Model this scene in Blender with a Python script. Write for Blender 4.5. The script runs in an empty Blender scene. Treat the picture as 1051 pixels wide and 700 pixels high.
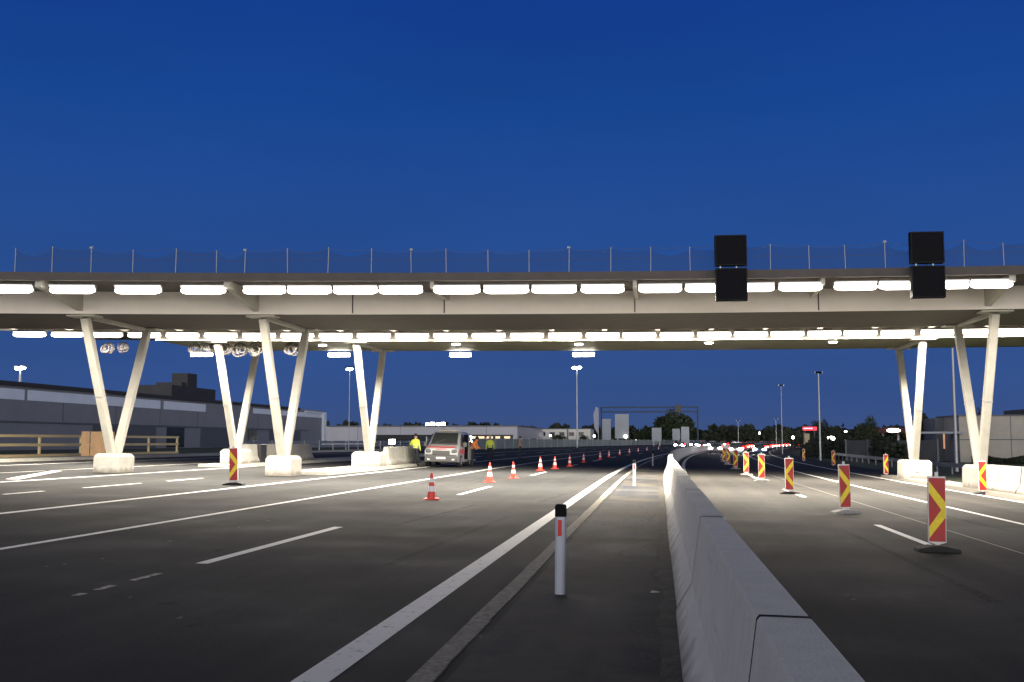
import bpy, bmesh, math, random
import numpy as np
from mathutils import Vector, Matrix
R = math.radians
random.seed(7)
sc = bpy.context.scene
COL = sc.collection

# ------------------------------------------------------------------ camera
F = 1130.0; YAW = R(7.58); PIT = R(5.2); CAMZ = 1.65
cd = bpy.data.cameras.new('camera'); cam = bpy.data.objects.new('camera', cd); COL.objects.link(cam)
cam.location = (0, 0, CAMZ); cam.rotation_euler = (R(90) + PIT, 0, YAW)
cd.sensor_width = 36; cd.lens = 36 * F / 1051; cd.clip_start = .05; cd.clip_end = 6000
sc.camera = cam
# ------------------------------------------------------------------ sky
SKY_BACK = 2.4; GLOW = 3.3
w = bpy.data.worlds.new('World'); sc.world = w; w.use_nodes = True
nt = w.node_tree; nt.nodes.clear()
wo = nt.nodes.new('ShaderNodeOutputWorld'); bg = nt.nodes.new('ShaderNodeBackground')
sky = nt.nodes.new('ShaderNodeTexSky'); sky.sky_type = 'NISHITA'; sky.sun_disc = False
sky.sun_elevation = R(-4); sky.sun_rotation = R(180) - YAW; sky.ozone_density = .7
tc = nt.nodes.new('ShaderNodeTexCoord'); sp = nt.nodes.new('ShaderNodeSeparateXYZ')
rp = nt.nodes.new('ShaderNodeValToRGB'); nt.links.new(tc.outputs['Generated'], sp.inputs[0]); nt.links.new(sp.outputs[2], rp.inputs[0])
el = rp.color_ramp.elements
el[0].position = 0; el[0].color = (.050, .088, .225, 1)
el[1].position = 1; el[1].color = (.012, .014, .026, 1)
for p, c in ((.04, (.036, .083, .254)), (.12, (.024, .078, .275)), (.2, (.017, .072, .287)), (.295, (.0095, .062, .290)), (.38, (.0065, .046, .262)), (.46, (.007, .03, .15)), (.62, (.012, .018, .045))):
    e = el.new(p); e.color = (*c, 1)
sm = nt.nodes.new('ShaderNodeVectorMath'); sm.operation = 'SCALE'; sm.inputs[3].default_value = SKY_BACK
nt.links.new(sky.outputs[0], sm.inputs[0])
# the afterglow lies behind the camera only: it fades out towards the east
dt = nt.nodes.new('ShaderNodeVectorMath'); dt.operation = 'DOT_PRODUCT'; dt.inputs[1].default_value = (math.sin(YAW), -math.cos(YAW), 0)
nt.links.new(tc.outputs['Generated'], dt.inputs[0])
mr = nt.nodes.new('ShaderNodeMapRange'); mr.interpolation_type = 'SMOOTHSTEP'; mr.inputs[1].default_value = -.45; mr.inputs[2].default_value = .6; mr.inputs[4].default_value = SKY_BACK
nt.links.new(dt.outputs['Value'], mr.inputs[0]); nt.links.new(mr.outputs[0], sm.inputs[3])
ad = nt.nodes.new('ShaderNodeVectorMath'); ad.operation = 'ADD'
cn = nt.nodes.new('ShaderNodeTexNoise'); cn.inputs['Scale'].default_value = 2.2; cn.inputs['Detail'].default_value = 6; cmp_ = nt.nodes.new('ShaderNodeMapping'); cmp_.inputs['Scale'].default_value = (1, 1, 5)
nt.links.new(tc.outputs['Generated'], cmp_.inputs[0]); nt.links.new(cmp_.outputs[0], cn.inputs[0])
cr_ = nt.nodes.new('ShaderNodeMapRange'); cr_.inputs[1].default_value = .3; cr_.inputs[2].default_value = .7; cr_.inputs[3].default_value = .92; cr_.inputs[4].default_value = 1.07; nt.links.new(cn.outputs[0], cr_.inputs[0])
cs_ = nt.nodes.new('ShaderNodeVectorMath'); cs_.operation = 'SCALE'; nt.links.new(rp.outputs[0], cs_.inputs[0]); nt.links.new(cr_.outputs[0], cs_.inputs[3]); nt.links.new(cs_.outputs[0], ad.inputs[0]); nt.links.new(sm.outputs[0], ad.inputs[1])
# low band of western twilight glow, strongest at the horizon behind the camera
m2_ = nt.nodes.new('ShaderNodeMapRange'); m2_.interpolation_type = 'SMOOTHSTEP'; m2_.inputs[1].default_value = .0; m2_.inputs[2].default_value = 1.0
nt.links.new(dt.outputs['Value'], m2_.inputs[0])
m3_ = nt.nodes.new('ShaderNodeMapRange'); m3_.interpolation_type = 'SMOOTHSTEP'; m3_.inputs[1].default_value = .62; m3_.inputs[2].default_value = .0
nt.links.new(sp.outputs[2], m3_.inputs[0])
mm_ = nt.nodes.new('ShaderNodeMath'); mm_.operation = 'MULTIPLY'; nt.links.new(m2_.outputs[0], mm_.inputs[0]); nt.links.new(m3_.outputs[0], mm_.inputs[1])
gl_ = nt.nodes.new('ShaderNodeVectorMath'); gl_.operation = 'SCALE'; gl_.inputs[0].default_value = (GLOW, GLOW * .95, GLOW * .88); nt.links.new(mm_.outputs[0], gl_.inputs[3])
a2_ = nt.nodes.new('ShaderNodeVectorMath'); a2_.operation = 'ADD'; nt.links.new(ad.outputs[0], a2_.inputs[0]); nt.links.new(gl_.outputs[0], a2_.inputs[1])
nt.links.new(a2_.outputs[0], bg.inputs[0]); nt.links.new(bg.outputs[0], wo.inputs[0]); bg.inputs[1].default_value = 1.0
# ------------------------------------------------------------------ exposure, sampling
vs = sc.view_settings; vs.view_transform = 'Standard'; vs.look = 'None'; vs.gamma = 1; vs.exposure = 0
sc.render.engine = 'CYCLES'
sc.cycles.use_denoising = True; sc.cycles.max_bounces = 6; sc.cycles.diffuse_bounces = 3
sc.cycles.sample_clamp_indirect = 6; sc.cycles.caustics_reflective = False; sc.cycles.caustics_refractive = False
LAMP = 18.0          # radiance of the strip lamps' diffusers
LAMPW = 620.0        # power of each strip lamp's downward light, watts
LAMPC = (1, .90, .76)

# ------------------------------------------------------------------ pixel <-> place helpers
ca, sa, cp, sn = math.cos(YAW), math.sin(YAW), math.cos(PIT), math.sin(PIT)
FW = Vector((-sa * cp, ca * cp, sn)); RT = Vector((ca, sa, 0)); UP = RT.cross(FW)
C0 = Vector((0, 0, CAMZ)); SL = .02
def ray(x, y): return FW * F + RT * (x - 525.5) + UP * (350 - y)
def proj(p):
    d = Vector(p) - C0; z = d.dot(FW)
    return 525.5 + F * d.dot(RT) / z, 350 - F * d.dot(UP) / z
def gz(X): return -SL * max(-40., min(25., X))
def G(x, y):
    r = ray(x, y); t = CAMZ / (-r.z - SL * r.x); p = C0 + r * t
    if not -40 <= p.x <= 25:
        zz = gz(p.x); t = (zz - CAMZ) / r.z; p = C0 + r * t
    return Vector((p.x, p.y, gz(p.x)))
def onZ(x, y, Z): r = ray(x, y); return C0 + r * ((Z - CAMZ) / r.z)
def onY(x, y, Y): r = ray(x, y); return C0 + r * (Y / r.y)
def onX(x, y, X): r = ray(x, y); return C0 + r * (X / r.x)
def off(Y): return max(0., Y - 42) ** 2 / 3000.0
def doff(Y): return max(0., Y - 42) / 1500.0
def road(X, Y, dz=0): return Vector((X + off(Y), Y, gz(X) + dz))

# ------------------------------------------------------------------ materials
MATS = {}
def mat(name, col, rough=.6, metal=0, var=0, scale=8, bump=0, bscale=60, emit=0, ecol=None, stain=0, stcol=None, stretch=None, spec=None, alpha=None, rvar=0):
    if name in MATS: return MATS[name]
    m = bpy.data.materials.new(name); m.use_nodes = True; MATS[name] = m
    n = m.node_tree; b = n.nodes['Principled BSDF']; L = n.links.new
    b.inputs['Base Color'].default_value = (*col, 1); b.inputs['Roughness'].default_value = rough; b.inputs['Metallic'].default_value = metal
    if spec is not None: b.inputs['Specular IOR Level'].default_value = spec
    if alpha is not None: b.inputs['Alpha'].default_value = alpha
    if emit:
        b.inputs['Emission Color'].default_value = (*(ecol or col), 1); b.inputs['Emission Strength'].default_value = emit
        return m
    g = n.nodes.new('ShaderNodeNewGeometry'); mp = n.nodes.new('ShaderNodeMapping'); L(g.outputs['Position'], mp.inputs[0])
    if stretch: mp.inputs['Scale'].default_value = stretch
    src = None
    if var:
        t = n.nodes.new('ShaderNodeTexNoise'); t.inputs['Scale'].default_value = scale; t.inputs['Detail'].default_value = 8; t.inputs['Roughness'].default_value = .65
        L(mp.outputs[0], t.inputs[0])
        r = n.nodes.new('ShaderNodeValToRGB'); L(t.outputs[0], r.inputs[0])
        r.color_ramp.elements[0].position = .3; r.color_ramp.elements[1].position = .7
        r.color_ramp.elements[0].color = (*[c * (1 - var) for c in col], 1); r.color_ramp.elements[1].color = (*[min(1, c * (1 + var)) for c in col], 1)
        src = r.outputs[0]
        if rvar:
            q = n.nodes.new('ShaderNodeMapRange'); L(t.outputs[0], q.inputs[0]); q.inputs[3].default_value = rough - rvar; q.inputs[4].default_value = rough + rvar; L(q.outputs[0], b.inputs['Roughness'])
    if stain:
        t2 = n.nodes.new('ShaderNodeTexNoise'); t2.inputs['Scale'].default_value = scale * .23; t2.inputs['Detail'].default_value = 5
        L(g.outputs['Position'], t2.inputs[0])
        r2 = n.nodes.new('ShaderNodeMapRange'); L(t2.outputs[0], r2.inputs[0]); r2.inputs[1].default_value = .52; r2.inputs[2].default_value = .68; r2.inputs[4].default_value = stain
        mx = n.nodes.new('ShaderNodeMix'); mx.data_type = 'RGBA'; L(r2.outputs[0], mx.inputs[0])
        if src: L(src, mx.inputs[6])
        else: mx.inputs[6].default_value = (*col, 1)
        mx.inputs[7].default_value = (*(stcol or [c * .4 for c in col]), 1); src = mx.outputs[2]
    if src: L(src, b.inputs['Base Color'])
    if bump:
        t3 = n.nodes.new('ShaderNodeTexNoise'); t3.inputs['Scale'].default_value = bscale; t3.inputs['Detail'].default_value = 4; L(g.outputs['Position'], t3.inputs[0])
        bp = n.nodes.new('ShaderNodeBump'); bp.inputs['Strength'].default_value = bump; bp.inputs['Distance'].default_value = .02; L(t3.outputs[0], bp.inputs['Height']); L(bp.outputs[0], b.inputs['Normal'])
    return m

def asphalt(name, base, dust, speck, dusty=.5, streak=.35, lo=.5):
    """speckled asphalt with lengthwise wear tracks, dusty patches and a few dark oil spots"""
    m = bpy.data.materials.new(name); m.use_nodes = True; MATS[name] = m
    n = m.node_tree; b = n.nodes['Principled BSDF']; L = n.links.new; N = n.nodes.new
    g = N('ShaderNodeNewGeometry')
    def noise(sc_, det, scale=(1, 1, 1), ro=.6):
        mp = N('ShaderNodeMapping'); L(g.outputs['Position'], mp.inputs[0]); mp.inputs['Scale'].default_value = scale
        t = N('ShaderNodeTexNoise'); t.inputs['Scale'].default_value = sc_; t.inputs['Detail'].default_value = det; t.inputs['Roughness'].default_value = ro; L(mp.outputs[0], t.inputs[0]); return t.outputs[0]
    def rng(s, a, c, lo, hi):
        r = N('ShaderNodeMapRange'); L(s, r.inputs[0]); r.inputs[1].default_value = a; r.inputs[2].default_value = c; r.inputs[3].default_value = lo; r.inputs[4].default_value = hi; return r.outputs[0]
    def mix(f, A, B):
        x = N('ShaderNodeMix'); x.data_type = 'RGBA'; L(f, x.inputs[0])
        for i, v in ((6, A), (7, B)):
            if isinstance(v, tuple): x.inputs[i].default_value = (*v, 1)
            else: L(v, x.inputs[i])
        return x.outputs[2]
    fine = noise(170, 3); tracks = noise(1.1, 4, (1, .03, 1)); pat = noise(.5, 7); spots = noise(1.4, 3)
    agg = noise(34, 3, ro=.75); c = mix(rng(fine, .4, .72, 0, 1), tuple(x * .8 for x in base), speck); c = mix(rng(agg, .56, .7, 0, .75), c, speck); c = mix(rng(noise(21, 4, ro=.8), .58, .7, 0, .6), c, tuple(x * .4 for x in base))
    c = mix(rng(tracks, .42, .68, 0, streak), c, dust)
    c = mix(rng(pat, lo, lo + .2, 0, dusty), c, dust)
    c = mix(rng(spots, .68, .76, 0, .7), c, tuple(x * .45 for x in base))
    L(c, b.inputs['Base Color']); L(rng(pat, .3, .7, .7, .9), b.inputs['Roughness']); b.inputs['Specular IOR Level'].default_value = .12
    bp = N('ShaderNodeBump'); bp.inputs['Strength'].default_value = .5; bp.inputs['Distance'].default_value = .012; L(fine, bp.inputs['Height']); L(bp.outputs[0], b.inputs['Normal'])
    return m
M_road = asphalt('asphalt', (.019, .021, .0235), (.056, .055, .051), (.06, .06, .059), streak=.5)
M_road2 = asphalt('asphalt_right', (.026, .0255, .025), (.065, .06, .05), (.068, .065, .06), streak=.5)
M_med = asphalt('median_asphalt', (.016, .021, .031), (.12, .107, .086), (.05, .056, .068), dusty=.95, streak=.5, lo=.44)
M_dirt = mat('dirt', (.06, .055, .045), .95, var=.6, scale=5, bump=.8, bscale=30)
M_grass = mat('grass_ground', (.045, .06, .028), .95, var=.5, scale=.6, bump=.6, bscale=12)
def grime(m):
    n = m.node_tree; b = n.nodes['Principled BSDF']; L = n.links.new; N = n.nodes.new; src = b.inputs['Base Color'].links[0].from_socket
    t = N('ShaderNodeTexCoord'); s_ = N('ShaderNodeSeparateXYZ'); L(t.outputs['Object'], s_.inputs[0]); g = N('ShaderNodeNewGeometry')
    n1 = N('ShaderNodeTexNoise'); n1.inputs['Scale'].default_value = 3; n1.inputs['Detail'].default_value = 6; L(g.outputs['Position'], n1.inputs[0])
    a = N('ShaderNodeMath'); a.operation = 'MULTIPLY_ADD'; L(n1.outputs[0], a.inputs[0]); a.inputs[1].default_value = -.42; L(s_.outputs[2], a.inputs[2])
    r = N('ShaderNodeMapRange'); L(a.outputs[0], r.inputs[0]); r.inputs[1].default_value = .0; r.inputs[2].default_value = -.17; r.inputs[3].default_value = 0; r.inputs[4].default_value = .75
    x = N('ShaderNodeMix'); x.data_type = 'RGBA'; L(r.outputs[0], x.inputs[0]); L(src, x.inputs[6]); x.inputs[7].default_value = (.12, .105, .085, 1)
    mp = N('ShaderNodeMapping'); mp.inputs['Scale'].default_value = (1, .5, 9); L(g.outputs['Position'], mp.inputs[0]); n2 = N('ShaderNodeTexNoise'); n2.inputs['Scale'].default_value = 2.2; n2.inputs['Detail'].default_value = 5; L(mp.outputs[0], n2.inputs[0])
    r2 = N('ShaderNodeMapRange'); L(n2.outputs[0], r2.inputs[0]); r2.inputs[1].default_value = .62; r2.inputs[2].default_value = .72; r2.inputs[4].default_value = .4
    y = N('ShaderNodeMix'); y.data_type = 'RGBA'; L(r2.outputs[0], y.inputs[0]); L(x.outputs[2], y.inputs[6]); y.inputs[7].default_value = (.26, .25, .235, 1)
    n3 = N('ShaderNodeTexNoise'); n3.inputs['Scale'].default_value = 55; n3.inputs['Detail'].default_value = 2; L(g.outputs['Position'], n3.inputs[0]); r3 = N('ShaderNodeMapRange'); L(n3.outputs[0], r3.inputs[0]); r3.inputs[1].default_value = .68; r3.inputs[2].default_value = .72; r3.inputs[4].default_value = .6
    z = N('ShaderNodeMix'); z.data_type = 'RGBA'; L(r3.outputs[0], z.inputs[0]); L(y.outputs[2], z.inputs[6]); z.inputs[7].default_value = (.2, .19, .175, 1); L(z.outputs[2], b.inputs['Base Color'])
def paint(name, col, wear):
    m = bpy.data.materials.new(name); m.use_nodes = True; n = m.node_tree; b = n.nodes['Principled BSDF']; L = n.links.new; N = n.nodes.new
    g = N('ShaderNodeNewGeometry'); t = N('ShaderNodeTexNoise'); t.inputs['Scale'].default_value = 9; t.inputs['Detail'].default_value = 10; t.inputs['Roughness'].default_value = .75; L(g.outputs['Position'], t.inputs[0])
    r = N('ShaderNodeMapRange'); L(t.outputs[0], r.inputs[0]); r.inputs[1].default_value = wear; r.inputs[2].default_value = wear + .1
    x = N('ShaderNodeMix'); x.data_type = 'RGBA'; L(r.outputs[0], x.inputs[0]); x.inputs[6].default_value = (.13, .12, .105, 1); x.inputs[7].default_value = (*col, 1)
    L(x.outputs[2], b.inputs['Base Color']); b.inputs['Roughness'].default_value = .6; return m
M_paint = paint('road_paint', (.74, .73, .69), .33)
M_worn = paint('worn_paint', (.42, .41, .38), .5)
M_seam = paint('seam', (.2, .19, .165), .44)
M_conc = mat('concrete', (.62, .61, .57), .9, var=.07, scale=5, bump=.35, bscale=70, stain=.3, stcol=(.46, .45, .42), spec=.2)
M_conc2 = mat('pale_concrete', (.38, .37, .33), .85, var=.12, scale=4, bump=.35, bscale=40, stain=.35, stcol=(.22, .21, .18))
M_steel = mat('cream_steel', (.43, .415, .36), .5, var=.1, scale=2, stain=.18, stcol=(.34, .32, .26))
M_girder = mat('girder_paint', (.85, .80, .73), .6, var=.05, scale=.8, stretch=(1, 1, .4), stain=.3, stcol=(.62, .57, .5))
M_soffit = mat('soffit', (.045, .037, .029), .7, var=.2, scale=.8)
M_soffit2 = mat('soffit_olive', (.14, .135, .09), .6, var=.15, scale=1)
M_deck = mat('deck_edge', (.075, .067, .062), .8, var=.15, scale=2)
M_galv = mat('galvanised', (.42, .43, .44), .45, metal=.6, var=.1, scale=5)
M_dark = mat('dark_metal', (.03, .03, .033), .5, var=.2, scale=6)
M_black = mat('black_plastic', (.006, .0065, .009), .85, spec=.12)
M_sign = mat('sign_black', (.008, .0085, .011), .9, var=.15, scale=3, spec=.1)
M_rub = mat('rubber', (.02, .02, .02), .85, var=.3, scale=12)
M_red = mat('red_sheet', (.40, .018, .016), .5, var=.14, scale=18, stain=.4, stcol=(.22, .03, .025))
M_yel = mat('yellow_sheet', (.78, .6, .015), .5, var=.1, scale=18, stain=.4, stcol=(.45, .36, .05))
M_white = mat('white_sheet', (.62, .61, .59), .5, var=.14, scale=25)
M_plastic = mat('white_plastic', (.38, .41, .47), .45, var=.05, scale=6)
M_orange = mat('cone_red', (.68, .05, .03), .45, var=.08, scale=10)
M_coneW = mat('cone_white', (.78, .77, .76), .4)
M_lamp = mat('lamp_glass', (1, 1, 1), .4, emit=LAMP, ecol=LAMPC)
M_flood = mat('floodlight_glass', (1, 1, 1), .4, emit=30, ecol=(1, .93, .8))
M_mast = mat('mast_lamp', (1, 1, 1), .4, emit=60, ecol=(.95, 1, .95))
M_warm = mat('window_lit', (1, .8, .5), .5, emit=.9, ecol=(1, .72, .4))
M_head = mat('headlight', (1, 1, 1), .3, emit=260, ecol=(1, .97, .9))
M_tail = mat('taillight', (1, .1, .05), .3, emit=14, ecol=(1, .012, .006))
M_pt = mat('distant_lamp', (1, 1, 1), .3, emit=35, ecol=(1, .95, .85))
M_neon = mat('red_neon', (1, .05, .1), .3, emit=.8, ecol=(1, .02, .05))
M_neon2 = mat('pink_neon', (1, .4, .5), .3, emit=4, ecol=(1, .35, .45))
M_wood = mat('yellow_timber', (.9, .7, .36), .7, var=.15, scale=3, stretch=(1, .2, 3))
M_ply = mat('plywood', (.8, .5, .26), .7, var=.12, scale=3)
M_wallA = mat('cladding_grey', (.22, .235, .26), .6, var=.07, scale=.5)
M_wallB = mat('cladding_dark', (.1, .11, .125), .6, var=.1, scale=.5)
M_roofd = mat('roof_dark', (.035, .035, .04), .7, var=.2, scale=1)
M_band = mat('skylight_band', (.72, .8, .9), .35, var=.06, scale=.4)
M_wallC = mat('cladding_lilac', (.4, .4, .45), .6, var=.06, scale=.3)
M_wallD = mat('render_pale', (.6, .6, .56), .7, var=.06, scale=.4)
M_glassd = mat('dark_glazing', (.02, .025, .03), .15)
M_silo = mat('silo_grey', (.26, .29, .33), .5, var=.1, scale=.6)
M_leaf = mat('leaf', (.03, .045, .018), .8, var=.5, scale=2)
M_leafd = mat('leaf_dark', (.018, .026, .014), .85, var=.5, scale=2)
M_bark = mat('bark', (.06, .045, .03), .9, var=.3, scale=6)
M_wallR = mat('shed_panels', (.36, .34, .29), .7, var=.1, scale=.8, stain=.4, stcol=(.22, .21, .18))
M_van = mat('van_paint', (.34, .35, .36), .28, var=.03, scale=3)
M_vang = mat('van_grey', (.07, .07, .07), .45)
M_glass = mat('vehicle_glass', (.03, .035, .035), .08)
M_vanred = mat('van_red', (.55, .05, .06), .4)
M_skin = mat('skin', (.42, .26, .19), .6)
M_hiy = mat('hi_vis_yellow', (.72, .85, .08), .6)
M_hio = mat('hi_vis_orange', (.85, .27, .05), .6)
M_navy = mat('trousers_dark', (.018, .022, .03), .8)
M_shoe = mat('boots', (.012, .012, .012), .6)
M_refl = mat('reflective_band', (.4, .41, .41), .5)
M_hair = mat('hair', (.03, .02, .015), .7)
M_cable = mat('cable_sheath', (.06, .056, .05), .6)
M_cabled = mat('cable_sheath_dark', (.015, .014, .013), .6)
M_net = mat('net', (.02, .03, .05), .8, alpha=.26)
M_litter = mat('paper_litter', (.7, .7, .68), .8)
M_car = {k: mat('car_' + k, c, .35) for k, c in dict(grey=(.12, .12, .13), white=(.6, .6, .6), blue=(.03, .05, .12), red=(.3, .02, .02)).items()}

grime(M_conc); grime(M_conc2)

# ------------------------------------------------------------------ mesh builder
class MB:
    def __init__(s): s.v = []; s.f = []; s.m = []
    def add(s, vs, fs, m=0):
        o = len(s.v); s.v += [tuple(v) for v in vs]
        for f in fs: s.f.append([i + o for i in f]); s.m.append(m)
        return s
    def hexa(s, p, m=0):   # p: 4 bottom (ccw) then 4 top
        return s.add(p, [(3, 2, 1, 0), (4, 5, 6, 7), (0, 1, 5, 4), (1, 2, 6, 5), (2, 3, 7, 6), (3, 0, 4, 7)], m)
    def box(s, x0, x1, y0, y1, z0, z1, m=0):
        return s.hexa([(x0, y0, z0), (x1, y0, z0), (x1, y1, z0), (x0, y1, z0), (x0, y0, z1), (x1, y0, z1), (x1, y1, z1), (x0, y1, z1)], m)
    def beam(s, p, q, w, h, m=0, up=(0, 0, 1)):
        p, q = Vector(p), Vector(q); d = (q - p).normalized(); u = Vector(up)
        if abs(d.dot(u)) > .98: u = Vector((0, 1, 0))
        a = d.cross(u).normalized() * w / 2; b = a.cross(d).normalized() * h / 2
        return s.hexa([p - a - b, p + a - b, p + a + b, p - a + b, q - a - b, q + a - b, q + a + b, q - a + b], m)
    def tube(s, p, q, r, r2=None, n=10, m=0, cap=True):
        p, q = Vector(p), Vector(q); r2 = r if r2 is None else r2; d = (q - p).normalized()
        u = Vector((1, 0, 0)) if abs(d.x) < .8 else Vector((0, 1, 0)); a = d.cross(u).normalized(); b = d.cross(a)
        vs = []
        for c, rr in ((p, r), (q, r2)):
            for k in range(n): t = 2 * math.pi * k / n; vs.append(c + (a * math.cos(t) + b * math.sin(t)) * rr)
        fs = [(k, (k + 1) % n, n + (k + 1) % n, n + k) for k in range(n)]
        if cap: fs += [tuple(range(n))[::-1], tuple(range(n, 2 * n))]
        return s.add(vs, fs, m)
    def lathe(s, prof, n=16, m=0, c=(0, 0, 0)):
        vs = []; fs = []
        for r, z in prof:
            for k in range(n): t = 2 * math.pi * k / n; vs.append((c[0] + r * math.cos(t), c[1] + r * math.sin(t), c[2] + z))
        for i in range(len(prof) - 1):
            for k in range(n): fs.append((i * n + k, i * n + (k + 1) % n, (i + 1) * n + (k + 1) % n, (i + 1) * n + k))
        fs.append(tuple(range(n))[::-1]); fs.append(tuple(range((len(prof) - 1) * n, len(prof) * n)))
        return s.add(vs, fs, m)
    def loft(s, rings, m=0, cap=True):
        n = len(rings[0]); vs = [v for r in rings for v in r]; fs = []
        for i in range(len(rings) - 1):
            for k in range(n): fs.append((i * n + k, i * n + (k + 1) % n, (i + 1) * n + (k + 1) % n, (i + 1) * n + k))
        if cap: fs += [tuple(range(n))[::-1], tuple(range((len(rings) - 1) * n, len(rings) * n))]
        return s.add(vs, fs, m)
    def sphere(s, c, r, m=0, nu=12, nv=8, sc_=(1, 1, 1)):
        rings = []
        for j in range(1, nv):
            t = math.pi * j / nv
            rings.append([(c[0] + r * sc_[0] * math.sin(t) * math.cos(2 * math.pi * k / nu), c[1] + r * sc_[1] * math.sin(t) * math.sin(2 * math.pi * k / nu), c[2] - r * sc_[2] * math.cos(t)) for k in range(nu)])
        return s.loft(rings, m)
    def torus(s, c, R_, r, ax='y', n=24, k=8, m=0, tilt=0):
        vs = []; fs = []
        for i in range(n):
            a = 2 * math.pi * i / n
            for j in range(k):
                b = 2 * math.pi * j / k; rr = R_ + r * math.cos(b)
                p = Vector((rr * math.cos(a), r * math.sin(b), rr * math.sin(a))); p = Matrix.Rotation(tilt, 3, 'X') @ p
                vs.append(Vector(c) + p)
                fs.append((i * k + j, ((i + 1) % n) * k + j, ((i + 1) % n) * k + (j + 1) % k, i * k + (j + 1) % k))
        return s.add(vs, fs, m)
    def build(s, name, mats, parent=None, smooth=False, loc=None, bevel=0):
        me = bpy.data.meshes.new(name); 
        if loc is not None: s.v = [(a - loc[0], b - loc[1], c - loc[2]) for a, b, c in s.v]
        me.from_pydata(s.v, [], s.f)
        for mm in (mats if isinstance(mats, (list, tuple)) else [mats]): me.materials.append(mm)
        me.polygons.foreach_set('material_index', s.m)
        bm = bmesh.new(); bm.from_mesh(me); bmesh.ops.recalc_face_normals(bm, faces=bm.faces)
        if smooth:
            for f in bm.faces: f.smooth = True
            for e in bm.edges:
                if len(e.link_faces) == 2 and e.calc_face_angle(0) > R(38): e.smooth = False
        bm.to_mesh(me); bm.free(); me.update()
        o = bpy.data.objects.new(name, me); COL.objects.link(o)
        if loc is not None: o.location = loc
        if parent: o.parent = parent
        if bevel:
            b = o.modifiers.new('bevel', 'BEVEL'); b.width = bevel; b.segments = 2; b.limit_method = 'ANGLE'; b.angle_limit = R(25)
        return o
def tag(o, label=None, cat=None, group=None, kind=None):
    if label: o['label'] = label
    if cat: o['category'] = cat
    if group: o['group'] = group
    if kind: o['kind'] = kind
    return o
def thing(name, label, cat, loc=(0, 0, 0), rz=0, group=None, rx=0, ry=0):
    o = bpy.data.objects.new(name, None); COL.objects.link(o); o.empty_display_size = .2
    o.location = loc; o.rotation_euler = (rx, ry, rz); return tag(o, label, cat, group)
def kids(o): return [c for c in list(COL.objects) if c.parent == o]
def dup(root, loc, rz=0, label=None, group=None, ry=None, scale=None):
    def cp_(o, par):
        c = o.copy(); COL.objects.link(c)
        if par: c.parent = par
        for k in kids(o): cp_(k, c)
        return c
    r = cp_(root, None); r.location = loc; r.rotation_euler = (0, root.rotation_euler[1] if ry is None else ry, rz)
    if label: r['label'] = label
    if group: r['group'] = group
    if scale: r.scale = (scale,) * 3
    return r
ORD = ['first', 'second', 'third', 'fourth', 'fifth', 'sixth', 'seventh', 'eighth', 'ninth', 'tenth', 'eleventh', 'twelfth', 'thirteenth', 'fourteenth', 'fifteenth', 'sixteenth', 'seventeenth', 'eighteenth', 'nineteenth', 'twentieth', 'twenty-first', 'twenty-second', 'twenty-third', 'twenty-fourth', 'twenty-fifth', 'twenty-sixth', 'twenty-seventh', 'twenty-eighth', 'twenty-ninth', 'thirtieth']
TILT = math.atan(SL)      # the road falls to the right: rotation about Y by +TILT

# ------------------------------------------------------------------ ground, carriageways, markings
XS = [-2500, -300, -90, -40, 25, 60, 300, 2500]; YS = [-60, 20, 80, 200, 500, 1200, 4500]
g = MB(); g.add([(x, y, gz(x) - .02) for y in YS for x in XS], [(j * 8 + i, j * 8 + i + 1, (j + 1) * 8 + i + 1, (j + 1) * 8 + i) for j in range(6) for i in range(7)])
tag(g.build('ground', M_grass), kind='structure')
def ys(Y0, Y1): 
    out = [Y0]; 
    while out[-1] < Y1 - 1e-6:
        st = 8 if out[-1] > 36 or Y1 < 36 else 36 - out[-1]
        out.append(min(Y1, out[-1] + max(st, 2)))
    return out
def sheet(mb, X0, X1, Y0, Y1, dz, m=0):
    Y = ys(Y0, Y1); vs = []
    for y in Y: vs += [road(X0, y, dz), road(X1, y, dz)]
    mb.add(vs, [(2 * i, 2 * i + 1, 2 * i + 3, 2 * i + 2) for i in range(len(Y) - 1)], m)
rl = MB(); sheet(rl, -31.5, -1.45, -25, 700, 0); tag(rl.build('road', M_road), kind='structure')
rr = MB(); sheet(rr, .55, 14.3, -25, 700, 0); tag(rr.build('road', M_road2), kind='structure')
md = MB(); sheet(md, -1.45, .55, -25, 700, .004); tag(md.build('pavement', M_med), kind='structure')
dr = MB(); Yd = np.arange(-5, 60, .12)
for i in range(len(Yd) - 1):
    a, b = [-.03 + .025 * math.sin(k * 1.7) + .02 * math.sin(k * .63 + 1) + .03 * math.sin(k * 5.1 + math.sin(k * 2.3)) * math.sin(k * .37) for k in (Yd[i], Yd[i + 1])]
    dr.add([road(a, Yd[i], .012), road(.2, Yd[i], .03), road(.2, Yd[i + 1], .03), road(b, Yd[i + 1], .012)], [(0, 1, 2, 3)])
tag(dr.build('dirt_strip', M_dirt), kind='structure')
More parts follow.
